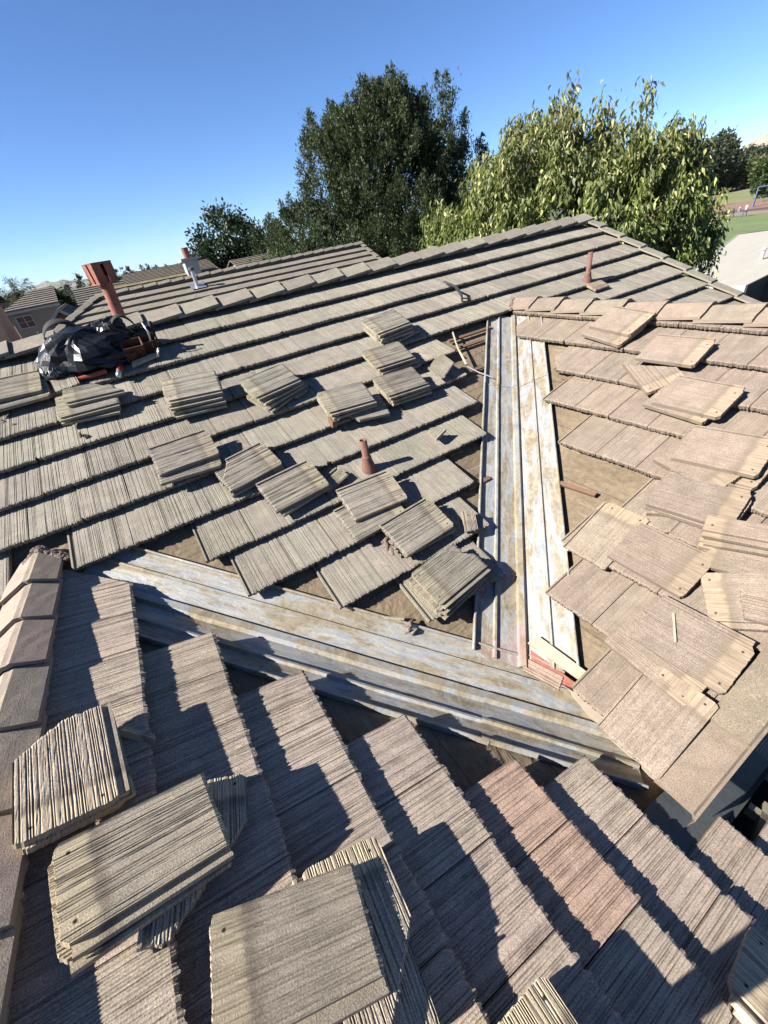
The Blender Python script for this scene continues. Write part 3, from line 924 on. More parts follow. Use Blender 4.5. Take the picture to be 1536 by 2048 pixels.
mb = MB(); mb.tube([P('A', .69, 1.86, -.06), P('A', .80, 1.78, -.055)], [.012, .010], n=5)
meta(mb.build('wood_splinter', M_PALEWOOD), 'pale splinter on the felt below the lowest tiles', 'splinter')
solid('paper_strip', 'B', [(-1.385, 2.17, 0), (-1.28, 2.245, .01), (-1.27, 2.27, .01), (-1.375, 2.20, 0)], -.045, .004, M_WHITE, 'white torn paper strip on the bare felt beside the upright valley', 'paper strip')
solid('wood_strip', 'B', [(-.607, 2.137, 0), (-.599, 2.144, 0), (-.506, 2.007, 0), (-.514, 2.0, 0)], .075, .004, M_PALEWOOD, 'thin cream strip lying on the tile above the bottom corner', 'strip')
# hook shaped strap leaning on the far slope
mb = MB()
q = [P('A', 3.80, 5.25, .02), P('A', 3.745, 4.96, .10), P('A', 3.72, 4.80, .07)]
for a_, b_ in zip(q[:-1], q[1:]):
    d = (b_ - a_); s_ = Vector((1, 0, 0)) * .022
    mb.prism([a_ - s_, a_ + s_, b_ + s_, b_ - s_], FR['A'][3] * -.006)
mb.tube([P('A', 3.72, 4.80, .07), P('A', 3.73, 4.77, -.005)], .014, n=6)
mb.tube([P('A', 3.72, 4.79, .03), P('A', 3.86, 4.76, .015)], .008, n=6)
meta(mb.build('roof_hook', simple('weathered_grey_steel', (.10, .09, .085), .6, metal=.5)), 'grey metal roof hook strap standing off the far slope', 'roof hook')
# mortar crumbs
def crumb(k, a, u, r, label, seed, n=4, h=.01):
    rg = random.Random(seed); mb = MB()
    for j in range(n):
        p = P(k, a + rg.uniform(-r, r), u + rg.uniform(-r, r), h + rg.uniform(0, .015))
        ang = rg.uniform(0, 3.1); d = (FR[k][1] * math.cos(ang) + FR[k][2] * math.sin(ang))
        mb.tube([p - d * r * .8, p + FR[k][3] * .012, p + d * r * .8], [r * .22, r * .34, r * .2], n=6)
    return meta(mb.build('mortar_fragment', M_MORTAR), label, 'mortar fragment')
crumb('A', 1.02, 2.27, .05, 'cluster of angular mortar fragments beside the pair of tiles above the lowest stack', 1, 6, .02)
crumb('A', .78, 1.70, .04, 'mortar fragment lying on bare felt under the lowest course', 2, 4, -.06)
crumb('A', -.62, 4.48, .035, 'dark mortar lump lying alone below the broken wedge pile', 3, 3, .0)
crumb('A', -1.12, 4.93, .02, 'tiny pale mortar crumb near the left frame edge', 4, 2, .0)
crumb('A', 2.36, 3.98, .03, 'pale mortar crumb by the second stack', 6, 2, .03)

# ---- black plastic sheet over tools, tool belt
def blob(mb, c, ax, rg, k='A', nu=30, nv=15, rough=.22, seed=0, flat=-.0):
    o, A_, U_, N_ = FR[k]
    c = Vector(c); V = []
    for i in range(nv + 1):
        th_ = math.pi * i / nv
        for j in range(nu):
            ph = 2 * math.pi * j / nu
            d = Vector((math.sin(th_) * math.cos(ph), math.sin(th_) * math.sin(ph), math.cos(th_)))
            nn = mnoise.noise(d * 1.7 + Vector((seed, 0, 0)))
            rdg = 1 - abs(mnoise.noise(d * 3.1 + Vector((0, seed, 0)))) * 2
            rd2 = 1 - abs(mnoise.noise(d * 7.0 + Vector((0, 0, seed)))) * 2
            r = 1 + rough * (nn * .8 + rdg * .40 + rd2 * .26 - .25)
            z = max(d.z * ax[2] * r, flat)
            r *= rg.uniform(.93, 1.07)
            V.append(tuple(c + A_ * (d.x * ax[0] * r) + U_ * (d.y * ax[1] * r) + N_ * z))
    F = np.array([[i * nu + j, (i + 1) * nu + j, (i + 1) * nu + (j + 1) % nu, i * nu + (j + 1) % nu] for i in range(nv) for j in range(nu)])
    mb.add(V, [F])


mb = MB(); rg = random.Random(8)
blob(mb, P('A', -.36, 5.50, .06), (.40, .27, .20), rg, rough=.26, seed=4.2, flat=-.05)
blob(mb, P('A', -.62, 5.42, .03), (.17, .16, .11), rg, rough=.3, seed=9.1, flat=-.03)
blob(mb, P('A', -.10, 5.62, .13), (.18, .14, .15), rg, rough=.32, seed=2.4, flat=-.1)
bag = mb.build('plastic_sheet', M_PLASTIC)
bv = bag.modifiers.new('fold', 'BEVEL'); bv.width = .006; bv.segments = 2; bv.limit_method = 'ANGLE'; bv.angle_limit = .2
meta(bag, 'crumpled black plastic sheet bundled over tools just below the ridge', 'plastic sheet')
tb = empty('tool_belt', P('A', .08, 5.40, 0), 'worn tool belt with brown leather pouches beside the black plastic sheet', 'tool belt')
def pouch(a, u, w_, d_, h_, mat):
    mb = MB()
    q0 = [P('A', a - w_, u - d_, .0), P('A', a + w_, u - d_, .0), P('A', a + w_, u + d_, .0), P('A', a - w_, u + d_, .0)]
    q1 = [P('A', a - w_ * 1.15, u - d_ * 1.3, h_), P('A', a + w_ * 1.15, u - d_ * 1.3, h_), P('A', a + w_ * 1.15, u + d_ * 1.2, h_ * 1.15), P('A', a - w_ * 1.15, u + d_ * 1.2, h_ * 1.15)]
    c0 = sum(q1, Vector()) / 4
    q2 = [p + (c0 - p) * .14 for p in q1]
    q3 = [p + (sum(q0, Vector()) / 4 - p) * .14 + FR['A'][3] * .02 for p in q0]
    V = [tuple(v) for v in q0 + q1 + q2 + q3]
    F = np.array([[i + a_, (i + 1) % 4 + a_, (i + 1) % 4 + a_ + 4, i + a_ + 4] for a_ in (0, 4, 8) for i in range(4)] + [[12, 13, 14, 15]] + [[3, 2, 1, 0]])
    mb.add(V, [F])
    o = mb.build('pouch', mat, tb)
    md = o.modifiers.new('bev', 'BEVEL'); md.width = .008; md.segments = 2
    return o
pouch(.03, 5.36, .085, .05, .14, M_LEATHER); pouch(.19, 5.42, .06, .045, .12, M_LEATHER)
pouch(-.02, 5.30, .045, .02, .10, M_LEATHER); pouch(.10, 5.47, .10, .05, .10, M_BLACKWEB)
def strap(pts, wv, mat, name='strap'):
    mb = MB()
    V = []
    for p in pts: V += [tuple(Vector(p) - Vector(wv)), tuple(Vector(p) + Vector(wv))]
    F = np.array([[2 * i, 2 * i + 1, 2 * i + 3, 2 * i + 2] for i in range(len(pts) - 1)])
    mb.add(V, [F]); o = mb.build(name, mat, tb, smooth=True)
    md = o.modifiers.new('t', 'SOLIDIFY'); md.thickness = .006
    return o
arc = lambda a, u, r1, r2, h0, t0, t1, n=18: [P('A', a + r1 * math.cos(t0 + (t1 - t0) * i / n), u, h0 + r2 * math.sin(t0 + (t1 - t0) * i / n)) for i in range(n + 1)]
strap(arc(.03, 5.56, .13, .26, .06, 0, math.pi), FR['A'][2] * .028, M_BLACKWEB, 'belt')
strap(arc(-.50, 5.92, .17, .19, .02, 0, math.pi), FR['A'][2] * .05, M_BLACKWEB, 'belt')
mb = MB(); mb.tube([P('A', .20, 5.36, .05), P('A', .215, 5.40, .20), P('A', .20, 5.46, .26)], [.009, .009, .008], n=10); mb.build('hammer_holder', M_STEEL, tb, smooth=True)
mb = MB(); mb.tube([P('A', .20, 5.28, .04), P('A', .235, 5.24, .10), P('A', .20, 5.22, .03)], .012, n=8); mb.build('clip', M_STEEL, tb, smooth=True)
mb = MB(); mb.tube([P('A', .26, 5.5, .04), P('A', .27, 5.52, .22)], [.015, .02], n=8); mb.build('tool_handle', M_BLACKWEB, tb, smooth=True)
mb = MB(); mb.tube([P('A', -.52, 5.22, .02), P('A', -.40, 5.21, .025), P('A', -.27, 5.22, .025)], [.018, .022, .024], n=10)
meta(mb.build('hammer_handle', simple('red_brown_handle', (.30, .07, .04), .45)), 'red brown tool handle sticking out below the black plastic sheet', 'tool handle')
hb = empty('hand_drill', P('A', -.16, 5.20, .0), 'small red tool with a glassy end at the lower edge of the black sheet', 'hand tool')
mb = MB(); mb.tube([P('A', -.14, 5.26, .03), P('A', -.17, 5.14, .035)], [.026, .03], n=10); mb.build('body', simple('red_plastic', (.30, .02, .015), .4), hb, smooth=True)
mb = MB(); mb.tube([P('A', -.17, 5.14, .035), P('A', -.195, 5.085, .03)], [.028, .02], n=10); mb.build('end_cap', M_STEEL, hb, smooth=True)
solid('wood_offcut', 'A', [(-.05, 5.19, 0), (.20, 5.255, 0), (.215, 5.305, 0), (-.035, 5.245, 0)], .035, .03, M_PALEWOOD, 'pale wood offcut lying in front of the tool belt', 'wood block')
loose('A', -.62, 5.215, 95, .045, 'tile piece half in shadow below the left end of the black sheet', RL, nc=20, nr=4, x0=0, x1=.20, y0=([0, .2], [.20, .22]), cat='tile fragment', name='tile_fragment', lug=False, cen=(.1, .33))

# ------------------------------------------------------------------ setting: ground, field, hills
GRASS = simple('dry_green_grass', (.12, .17, .05), .95, var=.35, scale=.09)
def gmat(name, c0, c1, scale):
    m, t, b = new_mat(name); g = NG(t)
    oc = g.n('ShaderNodeTexCoord').outputs['Object']
    c = g.mix(g.ramp(g.noise(g.mapping(oc, (1, .35, 1)), scale, 5, .6), .35, .65), c0, c1)
    c = g.mix(1.0, c, g.ramp(g.noise(oc, scale * 14, 3), .2, .8, (.52, .52, .52, 1), (.94, .94, .94, 1)), 'MULTIPLY')
    g.l(c, b.inputs['Base Color']); b.inputs['Roughness'].default_value = .95
    return m


def flat(name, pts, z, mat, kind='structure'):
    mb = MB(); mb.add([(x, y, z) for x, y in pts], [np.arange(len(pts))])
    return meta(mb.build(name, mat), kind=kind)


flat('ground', [(-6900, -1650), (8500, -1650), (8500, 8050), (-6900, 8050)], GZ - .02, gmat('dry_suburban_ground', (.09, .08, .05), (.05, .06, .028), .02))
flat('field', [(24, -60), (150, -60), (260, 60), (200, 130), (60, 80), (24, 40)], GZ + .0, gmat('mown_playing_field', (.068, .125, .027), (.125, .145, .05), .05))
tk = gmat('red_brown_track', (.20, .115, .078), (.175, .105, .07), .2)
# playground strip: runs parallel to the direction (-.02, 1) seen 80-100 m away
def strip_pts(d0, d1, y0, y1): return [(d0 + (y0 - 35) * .12, y0), (d1 + (y0 - 35) * .12, y0), (d1 + (y1 - 35) * .12, y1), (d0 + (y1 - 35) * .12, y1)]
flat('path', strip_pts(80.0, 84.5, -30, 75), GZ + .012, gmat('dusty_path', (.185, .125, .09), (.21, .15, .11), .3))
flat('track', strip_pts(85.2, 104, -30, 75), GZ + .012, tk)
flat('dry_lawn', strip_pts(104, 165, -30, 110), GZ + .012, gmat('straw_coloured_lawn', (.20, .17, .075), (.12, .14, .045), .05))
mb = MB()
q = strip_pts(84.5, 85.2, -30, 75)
mb.prism([(x, y, GZ + .25) for x, y in q], (0, 0, -.25))
meta(mb.build('track_kerb', simple('dark_rubber_kerb', (.06, .045, .05), .9)), 'dark low kerb running along the near edge of the red track', 'kerb')


def hill(name, cx_, cy_, lx, ly, h, col, seed):
    n = 60; V = []
    for i in range(n + 1):
        for j in range(n + 1):
            u, v = i / n * 2 - 1, j / n * 2 - 1
            k = max(0, 1 - u * u) * max(0, 1 - v * v)
            nz = .75 + .55 * mnoise.fractal(Vector((u * 2.2 + seed, v * 2.2, seed)), 1, 2, 5)
            V.append((cx_ + u * lx, cy_ + v * ly, GZ - 1 + h * k * nz))
    F = np.array([[i * (n + 1) + j, (i + 1) * (n + 1) + j, (i + 1) * (n + 1) + j + 1, i * (n + 1) + j + 1] for i in range(n) for j in range(n)])
    mb = MB(); mb.add(V, [F])
    return meta(mb.build(name, simple(name + '_hazed_dry_grass', col, .95, var=.15, scale=.004, bump=0), smooth=True), kind='structure')  # dry grass tan that also carries some of the haze fading in its colour


hill('hills', 6150, 2150, 640, 900, 235, (.26, .19, .13), 2.0)
hill('hills', -360, 5600, 420, 500, 85, (.16, .15, .115), 5.0)


# ------------------------------------------------------------------ trees
def leaves(mb, pts, dirs, size, asp, tints, rg, droop=0.0):
    """pts (n,3) leaf bases; dirs (n,3) leaf axes; folded diamond leaves"""
    n = len(pts)
    d = dirs / np.linalg.norm(dirs, axis=1, keepdims=True)
    r = rg.normal(size=(n, 3)); s_ = np.cross(d, r); s_ /= np.linalg.norm(s_, axis=1, keepdims=True) + 1e-9
    ln = (size * rg.uniform(.6, 1.3, n))[:, None]
    wd = ln * asp
    nn = np.cross(d, s_)
    a = pts; b = pts + d * ln * .45 + s_ * wd * .5 + nn * ln * .06; c = pts + d * ln + np.array([0, 0, -1]) * ln * droop; e = pts + d * ln * .45 - s_ * wd * .5 + nn * ln * .06
    V = np.stack([a, b, c, e], 1).reshape(-1, 3)
    F = np.arange(4 * n).reshape(n, 4)
    mb.add(V, [F], tint=np.repeat(tints, 4, axis=0))


def limb(mb, p0, p1, r0, r1, rg, n=5, wob=.12):
    p0, p1 = Vector(p0), Vector(p1); ln = (p1 - p0).length
    pts = [p0.lerp(p1, i / n) + (Vector((rg.uniform(-1, 1), rg.uniform(-1, 1), rg.uniform(-.4, .4))) * wob * ln * .3 if 0 < i < n else Vector()) for i in range(n + 1)]
    mb.tube(pts, [r0 + (r1 - r0) * i / n for i in range(n + 1)], n=7)


def tree(name, base, height, lobes, clump_r, nclump, nleaf, size, asp, c_lo, c_hi, label, cat='tree', group=None, seed=1, style='random', trunk_r=.25, top_tint=None, leafdroop=0.0, pal=None, split=.35, fill=.75):
    """lobes: list of (dx, dy, dz, rx, ry, rz) ellipsoids making up the crown, relative to the base"""
    rg = np.random.default_rng(seed); rr = random.Random(seed)
    root = empty(name, base, label, cat, group)
    base = np.array(base, float)
    mt = MB()
    top = base + np.array([0, 0, height * split])
    limb(mt, base - np.array([0, 0, .1]), top, trunk_r, trunk_r * .75, rr, wob=.04)
    vol = np.array([l[3] * l[4] * l[5] for l in lobes]); vol = vol ** .72 / (vol ** .72).sum()
    for l in lobes:
        limb(mt, top, base + np.array(l[:3]), trunk_r * .6, trunk_r * .12, rr, wob=.2)
    mb = MB()
    P_, D_, T_ = [], [], []
    c_lo, c_hi = np.array(c_lo), np.array(c_hi)
    for l, v in zip(lobes, vol):
        nc_ = max(9, int(nclump * v)) if l[3] < .3 else max(3, int(nclump * v))
        u = rg.normal(size=(nc_, 3)); u /= np.linalg.norm(u, axis=1, keepdims=True)
        rad_ = rg.uniform(0, 1, nc_) ** (1 / 3) * (1 - fill) + fill * rg.uniform(.72, 1.02, nc_)
        cc = u * rad_[:, None] * np.array(l[3:6]) + np.array(l[:3]) + base
        for k in range(nc_):
            if k % 9 == 0: limb(mt, base + np.array(l[:3]), cc[k], trunk_r * .12, trunk_r * .03, rr, n=3, wob=.15)
            m_ = int(nleaf * rg.uniform(.5, 1.5) * (.35 if l[3] < .3 else 1))
            if style == 'brush':
                t = rg.uniform(0, 1, m_)
                ax = np.array([u[k, 0] * .35, u[k, 1] * .35, 1.0]); ax /= np.linalg.norm(ax)
                ln = clump_r * rg.uniform(.9, 2.0)
                off = rg.normal(size=(m_, 3)) * clump_r * (.46 * (1.15 - t))[:, None]
                p = cc[k] + ax * (t - .35)[:, None] * ln + off
                d = ax + rg.normal(size=(m_, 3)) * .55
            elif style == 'droop':
                t = rg.uniform(0, 1, m_)
                ax = np.array([u[k, 0] * .5 + rg.normal() * .2, u[k, 1] * .5 + rg.normal() * .2, .9]); ax /= np.linalg.norm(ax)
                ln = clump_r * rg.uniform(1.0, 2.2)
                p = cc[k] + ax * (t - .3)[:, None] * ln + rg.normal(size=(m_, 3)) * clump_r * .26
                d = np.stack([rg.normal(size=m_) * .6 + u[k, 0] * .3, rg.normal(size=m_) * .6 + u[k, 1] * .3, -rg.uniform(.3, 1.3, m_)], 1)
                if k % 4 == 0: limb(mt, cc[k] - ax * ln * .3, cc[k] + ax * ln * .7, .012, .005, rr, n=3, wob=.1)
            else:
                p = cc[k] + rg.normal(size=(m_, 3)) * clump_r * .5
                d = rg.normal(size=(m_, 3)) + u[k] * .6
            f = rg.uniform(0, 1, (m_, 1)) * .75 + rg.uniform(0, .25)
            col = c_lo + (c_hi - c_lo) * f
            if top_tint is not None:
                hrel = np.clip((p[:, 2:3] - base[2]) / height, 0, 1)
                q = np.clip((hrel - .72) / .25, 0, 1) * rg.uniform(0, 1, (m_, 1))
                col = col * (1 - q) + np.array(top_tint) * q
            if pal is not None:
                pick = rg.uniform(0, 1, m_) < pal[1]
                col[pick] = np.array(pal[0]) * rg.uniform(.7, 1.2, (pick.sum(), 1))
            P_.append(p); D_.append(d); T_.append(col)
    leaves(mb, np.concatenate(P_), np.concatenate(D_), size, asp, np.clip(np.concatenate(T_), .004, 1), rg, leafdroop)
    mt.build('trunk', M_BARK, root)
    mb.build('crown', M_LEAF, root)
    return root


def polar(az_deg, d, z=GZ):
    a = rad(az_deg)
    return (d * math.sin(a), d * math.cos(a), z)


# big dark evergreen
bx, by, _ = polar(33.0, 35)
tree('evergreen_tree', (bx, by, GZ), 14.0, [(0, 0, 8.4, 4.4, 4.4, 4.5), (-.6, .4, 10.6, 3.4, 3.2, 2.8), (-2.9, 1.9, 9.0, 2.3, 2.3, 4.0), (2.9, -1.9, 9.4, 2.0, 2.0, 3.5), (4.1, -2.7, 7.8, 1.6, 1.6, 2.4), (-5.2, 3.4, 6.0, 3.0, 2.8, 2.7), (1.2, -.8, 5.3, 4.8, 4.8, 3.4), (.2, -.2, 11.6, 2.2, 2.2, 2.0), (-3.4, 2.2, 4.4, 3.6, 3.4, 2.6)],
     .60, 1700, 170, .17, .38, (.010, .020, .008), (.085, .112, .042), 'tall dark green evergreen tree behind the neighbouring roof', seed=3, style='brush', trunk_r=.4, fill=.62)
# yellow-green broadleaf close behind the gable
bx, by, _ = polar(50.5, 13.6)
tree('broadleaf_tree', (bx, by, GZ), 8.3, [(0, 0, 5.4, 2.6, 2.6, 1.6), (-1.5, 1.25, 5.1, 1.6, 1.6, 1.5), (1.5, -1.25, 5.4, 1.6, 1.6, 1.6), (-.3, .2, 6.75, 1.7, 1.7, 1.0), (1.1, -.9, 6.55, 1.3, 1.3, .9), (-2.2, 1.8, 3.9, 1.2, 1.2, 1.4), (2.1, -1.75, 4.2, 1.2, 1.2, 1.6), (-.6, .5, 3.8, 2.2, 2.2, 1.6), (.19, -.23, 7.45, .22, .22, .6), (1.05, -1.28, 7.3, .2, .2, .62), (.62, -.76, 7.2, .22, .22, .5), (-.45, .5, 7.2, .22, .22, .5), (-1.2, 1.4, 6.5, .25, .25, .5), (1.6, -1.9, 6.6, .22, .22, .5)],
     .34, 900, 118, .128, .40, (.020, .045, .008), (.235, .285, .075), 'bushy yellow green broadleaf tree with drooping leaves behind the gable', seed=8, style='droop', trunk_r=.22, top_tint=(.15, .125, .07), leafdroop=.25, pal=((.42, .42, .17), .2), fill=.70)
# smaller trees left of the evergreen
bx, by, _ = polar(14.0, 50)
tree('round_tree', (bx, by, GZ), 10, [(0, 0, 7.4, 3.0, 3.0, 2.7), (-1.1, 0, 5.6, 2.8, 2.8, 2.6), (1.6, -.2, 5.4, 2.4, 2.4, 2.4)], .7, 190, 60, .34, .6, (.010, .024, .012), (.035, .055, .024), 'dark round tree left of the tall evergreen', seed=12, trunk_r=.3)
bx, by, _ = polar(18.2, 46)
tree('round_tree', (bx, by, GZ), 8.6, [(0, 0, 6.3, 1.5, 1.5, 2.0), (1.4, -.4, 5.6, 1.3, 1.3, 1.9)], .55, 80, 55, .3, .5, (.012, .026, .012), (.04, .06, .026), 'small dark tree peeping over the light green bushes', seed=13, trunk_r=.2)
bx, by, _ = polar(19.5, 33)
tree('shrub_tree', (bx, by, GZ), 6.6, [(0, 0, 4.7, 1.6, 1.6, 1.5), (-1.2, .4, 4.2, 1.1, 1.1, 1.1), (1.1, -.3, 5.0, 1.0, 1.0, 1.4)], .4, 130, 55, .2, .4, (.03, .055, .02), (.11, .15, .06), 'light green shrubby tree over the neighbouring ridge', seed=14, style='brush', trunk_r=.12)
bx, by, _ = polar(16.2, 27)
tree('shrub_tree', (bx, by, GZ), 6.2, [(0, 0, 4.9, .9, .9, .85), (.5, -.2, 4.5, .9, .9, 1.0)], .3, 55, 50, .17, .5, (.04, .08, .015), (.15, .21, .05), 'bright green shrub beside the white chimney', seed=15, trunk_r=.1)
bx, by, _ = polar(23.5, 31)
tree('shrub_tree', (bx, by, GZ), 7.6, [(0, 0, 5.3, 2.0, 2.0, 2.0), (1.6, -.7, 4.8, 1.8, 1.8, 1.8)], .45, 130, 60, .21, .38, (.018, .036, .014), (.07, .095, .04), 'grey green shrubby tree at the foot of the tall evergreen', seed=16, style='brush', trunk_r=.14)
# trees beyond the playing field
rg0 = random.Random(4)
for (px_az, d, h, r, c, lab, sd) in ((66.6, 200, 9.4, 6, (.045, .058, .034), 'dark hazy tree mass beyond the school fence', 21), (69.6, 205, 9.0, 7, (.045, .058, .034), 'rightmost dark hazy tree beyond the school fence', 22),
                                     (64.3, 160, 12.7, 2.6, (.05, .064, .035), 'tall slim tree rising behind the broadleaf tree', 24),
                                     (63.0, 155, 12.0, 4.2, (.05, .062, .036), 'grey green tree peeping over the right end of the broadleaf', 29)):
    tree('field_tree', polar(px_az, d), h, [(0, 0, h * .55, r, r, h * .42), (r * .6, -r * .3, h * .5, r * .7, r * .7, h * .36)], 1.1, 110, 55, .8, .6, [x * .55 for x in c], [x * 1.5 for x in c], lab, seed=sd, trunk_r=.4)
tree('field_tree', polar(66.7, 168), 6.1, [(0, 0, 3.4, 4.6, 4.6, 2.7), (1.6, -3.8, 3.2, 4, 4, 2.5), (-2, 4, 2.8, 3.4, 3.4, 2.2)], 1.0, 160, 60, .6, .6, (.04, .06, .014), (.13, .155, .045), 'wide light green tree with a low crown before the school fence', seed=25, trunk_r=.3)
tree('field_tree', polar(68.15, 118), 5.9, [(0, 0, 3.3, 2.5, 2.5, 2.5), (.9, -.9, 2.9, 2, 2, 2.2)], .7, 110, 60, .45, .6, (.02, .042, .012), (.07, .11, .03), 'nearest round green tree on the school lawn', seed=26, trunk_r=.2)
# row of pointed trees far behind the chimney
rw = random.Random(9)
for j, (a_, h, r) in enumerate([(-2.9, 6.9, 1.9), (-1.5, 8.4, 1.0), (-.6, 6.9, 1.8), (2.1, 8.1, .9), (2.8, 8.7, .9), (3.4, 8.5, .85), (4.0, 7.3, 1.6), (4.6, 8.1, .8), (5.2, 7.95, .75), (5.7, 7.2, .9), (6.15, 7.6, .75), (7.0, 7.5, .7), (7.4, 7.2, .7), (8.3, 7.2, .7), (9.0, 7.3, .7)]):
    conif = r < 1.3
    dd = 150 if j > 2 else 125
    tree('pointed_tree' if conif else 'field_tree', polar(a_, dd), h, [(0, 0, h * .45, r, r, h * .38), (0, 0, h * .74, r * .5, r * .5, h * .28)], .45 if conif else .6, 40, 40, .45, .5, (.022, .033, .022), (.06, .072, .048),
         ['far bushy tree left of the terracotta flue', 'pointed conifer standing alone just left of the terracotta flue', 'far low bushy tree right behind the terracotta flue'][j] if j < 3 else ('far pointed conifer in the row behind the roofs' if conif else 'round bush breaking the far row of conifers'), group='far row of pointed conifers' if (j > 2 and conif) else None, seed=40 + j, trunk_r=.2)
tree('garden_tree', polar(-4.35, 46), 6.4, [(0, 0, 5.2, 1.05, 1.05, 1.15), (-.5, .2, 4.4, 1.1, 1.1, 1.2), (.7, .1, 4.6, .9, .9, 1.0)], .35, 130, 55, .19, .5, (.016, .034, .010), (.06, .088, .026), 'green garden tree right of the house with the twin window', seed=60, trunk_r=.15)
tree('garden_bush', polar(-7.0, 30), 4.5, [(0, 0, 3.2, .75, .75, 1.1), (.7, .3, 2.7, .7, .7, 1.2)], .3, 70, 55, .15, .5, (.014, .028, .010), (.05, .065, .022), 'dark bush in front of the house with the twin window', 'bush', seed=62, trunk_r=.08)
tree('garden_bush', polar(-4.2, 24), 4.5, [(0, 0, 3.6, .4, .4, .8)], .2, 30, 45, .11, .45, (.04, .07, .014), (.13, .16, .035), 'yellow green bush below the neighbouring hip', 'bush', seed=63, trunk_r=.05)
tree('garden_tree', polar(-8.1, 95), 6.4, [(0, 0, 4.6, 2.6, 2.6, 1.8)], .6, 70, 45, .45, .5, (.018, .026, .014), (.05, .06, .034), 'low olive tree at the far left frame edge', seed=64, trunk_r=.2)
# palm
pb = Vector(polar(-6.95, 72)); pr = empty('palm_tree', pb, 'palm tree with drooping fronds behind the left house', 'palm tree')
mb = MB(); mb.tube([pb, pb + Vector((.1, 0, 3)), pb + Vector((.05, 0, 6.4))], [.25, .2, .18], n=8); mb.build('trunk', M_BARK, pr)
mb = MB(); rgn = np.random.default_rng(5); rr = random.Random(5)
for j in range(34):
    a_ = rr.uniform(0, 6.28); e = rr.uniform(-.3, 1.3); pv = pb + Vector((.05, 0, 6.4)); q = []
    d = Vector((math.cos(a_) * math.cos(e), math.sin(a_) * math.cos(e), math.sin(e)))
    for t in range(9):
        q.append(np.array(pv)); pv = pv + d * .26; d = (d + Vector((0, 0, -.13))).normalized()
    pts = np.repeat(np.array(q), 8, axis=0); n = len(pts)
    dd = rgn.normal(size=(n, 3)) * .7 + np.array(d) + np.array([0, 0, -.5])
    leaves(mb, pts, dd, .55, .09, np.tile(np.array([.07, .085, .05]), (n, 1)) * rgn.uniform(.6, 1.3, (n, 1)), rgn)
mb.build('fronds', M_LEAF, pr)

# ------------------------------------------------------------------ neighbouring houses
M_TROOF = simple('grey_brown_roof_tile', (.30, .27, .225), .9, var=.18, scale=14, bump=.3)


def course_roof(mb, o, along, up, nrm, ulen, a0f, a1f, e=E, th=.055, rg=None, tint=TD, rot_tiles=True):
    """overlapping courses of flat tile rows on a plane, each row a thin wedge; a0f/a1f give the row ends by height"""
    n = int(ulen / e)
    for i in range(n + 1):
        u0, u1 = i * e, min(ulen, i * e + e + .05)
        if u1 - u0 < .08: continue
        a0, a1 = a0f(u0), a1f(u0)
        b0, b1 = a0f(u1), a1f(u1)
        m_ = max(1, int((a1 - a0) / .33))
        for j in range(m_):
            f0, f1 = j / m_, (j + 1) / m_
            gap = .0012
            q = [(a0 + (a1 - a0) * f0 + gap, u0, .0), (a0 + (a1 - a0) * f1 - gap, u0, .0), (b0 + (b1 - b0) * f1 - gap, u1, -.065), (b0 + (b1 - b0) * f0 + gap, u1, -.065)]
            hh = rg.uniform(-.003, .003)
            du = rg.uniform(-.002, .002)
            V = [o + along * a + up * (u + (du if k_ < 2 else 0)) + nrm * (h + hh) for k_, (a, u, h) in enumerate(q)]
            V2_ = [v - nrm * th for v in V]
            off = rg.uniform(0, 40)
            T = [(a, u - u0, off) for a, u, h in q] * 2
            mb.add([tuple(v) for v in V + V2_], [np.array([[0, 1, 2, 3], [4, 5, 1, 0], [5, 6, 2, 1], [7, 4, 0, 3]])], T, jit(rg, tint, .09, .02))


nb = empty('neighbour_house', (4, 17, GZ), 'neighbouring house with long grey tiled hip roof behind the ridge', 'house')
rg = random.Random(31)
mb = MB()
uD = 15.98 * L           # ridge height on D
u_low = 13.0 * L
oD = P('D', 0, u_low, 0)
run = lambda u: 15.98 - (u_low + u) / L
course_roof(mb, oD, FR['D'][1], FR['D'][2], FR['D'][3], uD - u_low, lambda u: -.2 - run(u), lambda u: 8.85, rg=rg)
rfm = mb.build('roof', M_TILE, nb)
zD = oD.z + (uD - u_low) * S / L
mb = MB()
mb.prism([(-.2, 16.0, zD - .06), (8.85, 16.0, zD - .06), (8.85, 20.5, zD - .06 - 4.5 * S), (-4.7, 20.5, zD - .06 - 4.5 * S)], (0, 0, -.05), tint=TD)
mb.prism([(-.22, 16.0, zD - .06), (-4.7, 20.5, zD - .06 - 4.5 * S), (-4.7, 11.5, zD - .06 - 4.5 * S)], (0, 0, -.05), tint=TD)
mb.build('roof_back', M_TILE, nb)
mb = MB(); mb.box((2.3, 16.3, (GZ - 2.2) / 2), (12.6, 7.2, -2.2 - GZ)); mb.prism([(8.6, 12.7, -2.2), (8.6, 16, zD - .15), (8.6, 19.9, -2.2)], (.05, 0, 0)); mb.build('wall', M_STUCCO, nb)
house_keep = house
def ncap(parent, p0, along, sl, sr, ln, wl, wr, seed):
    global house
    keep = house; house = parent
    o = cap('ridge_tile', p0, along, sl, sr, ln, wl, wr, jit(rg, (.155, .145, .128), .1, .02), drop=.03, seed=seed)
    house = keep
    return o
for j in range(22):
    ncap(nb, Vector((8.88 - .41 * j, 15.98, zD + .06)), Vector((-1, 0, 0)), Vector((0, -1, -S)) / L, Vector((0, 1, -S)) / L, .45, .2, .2, 200 + j)
hd = Vector((1, 1, S)).normalized()
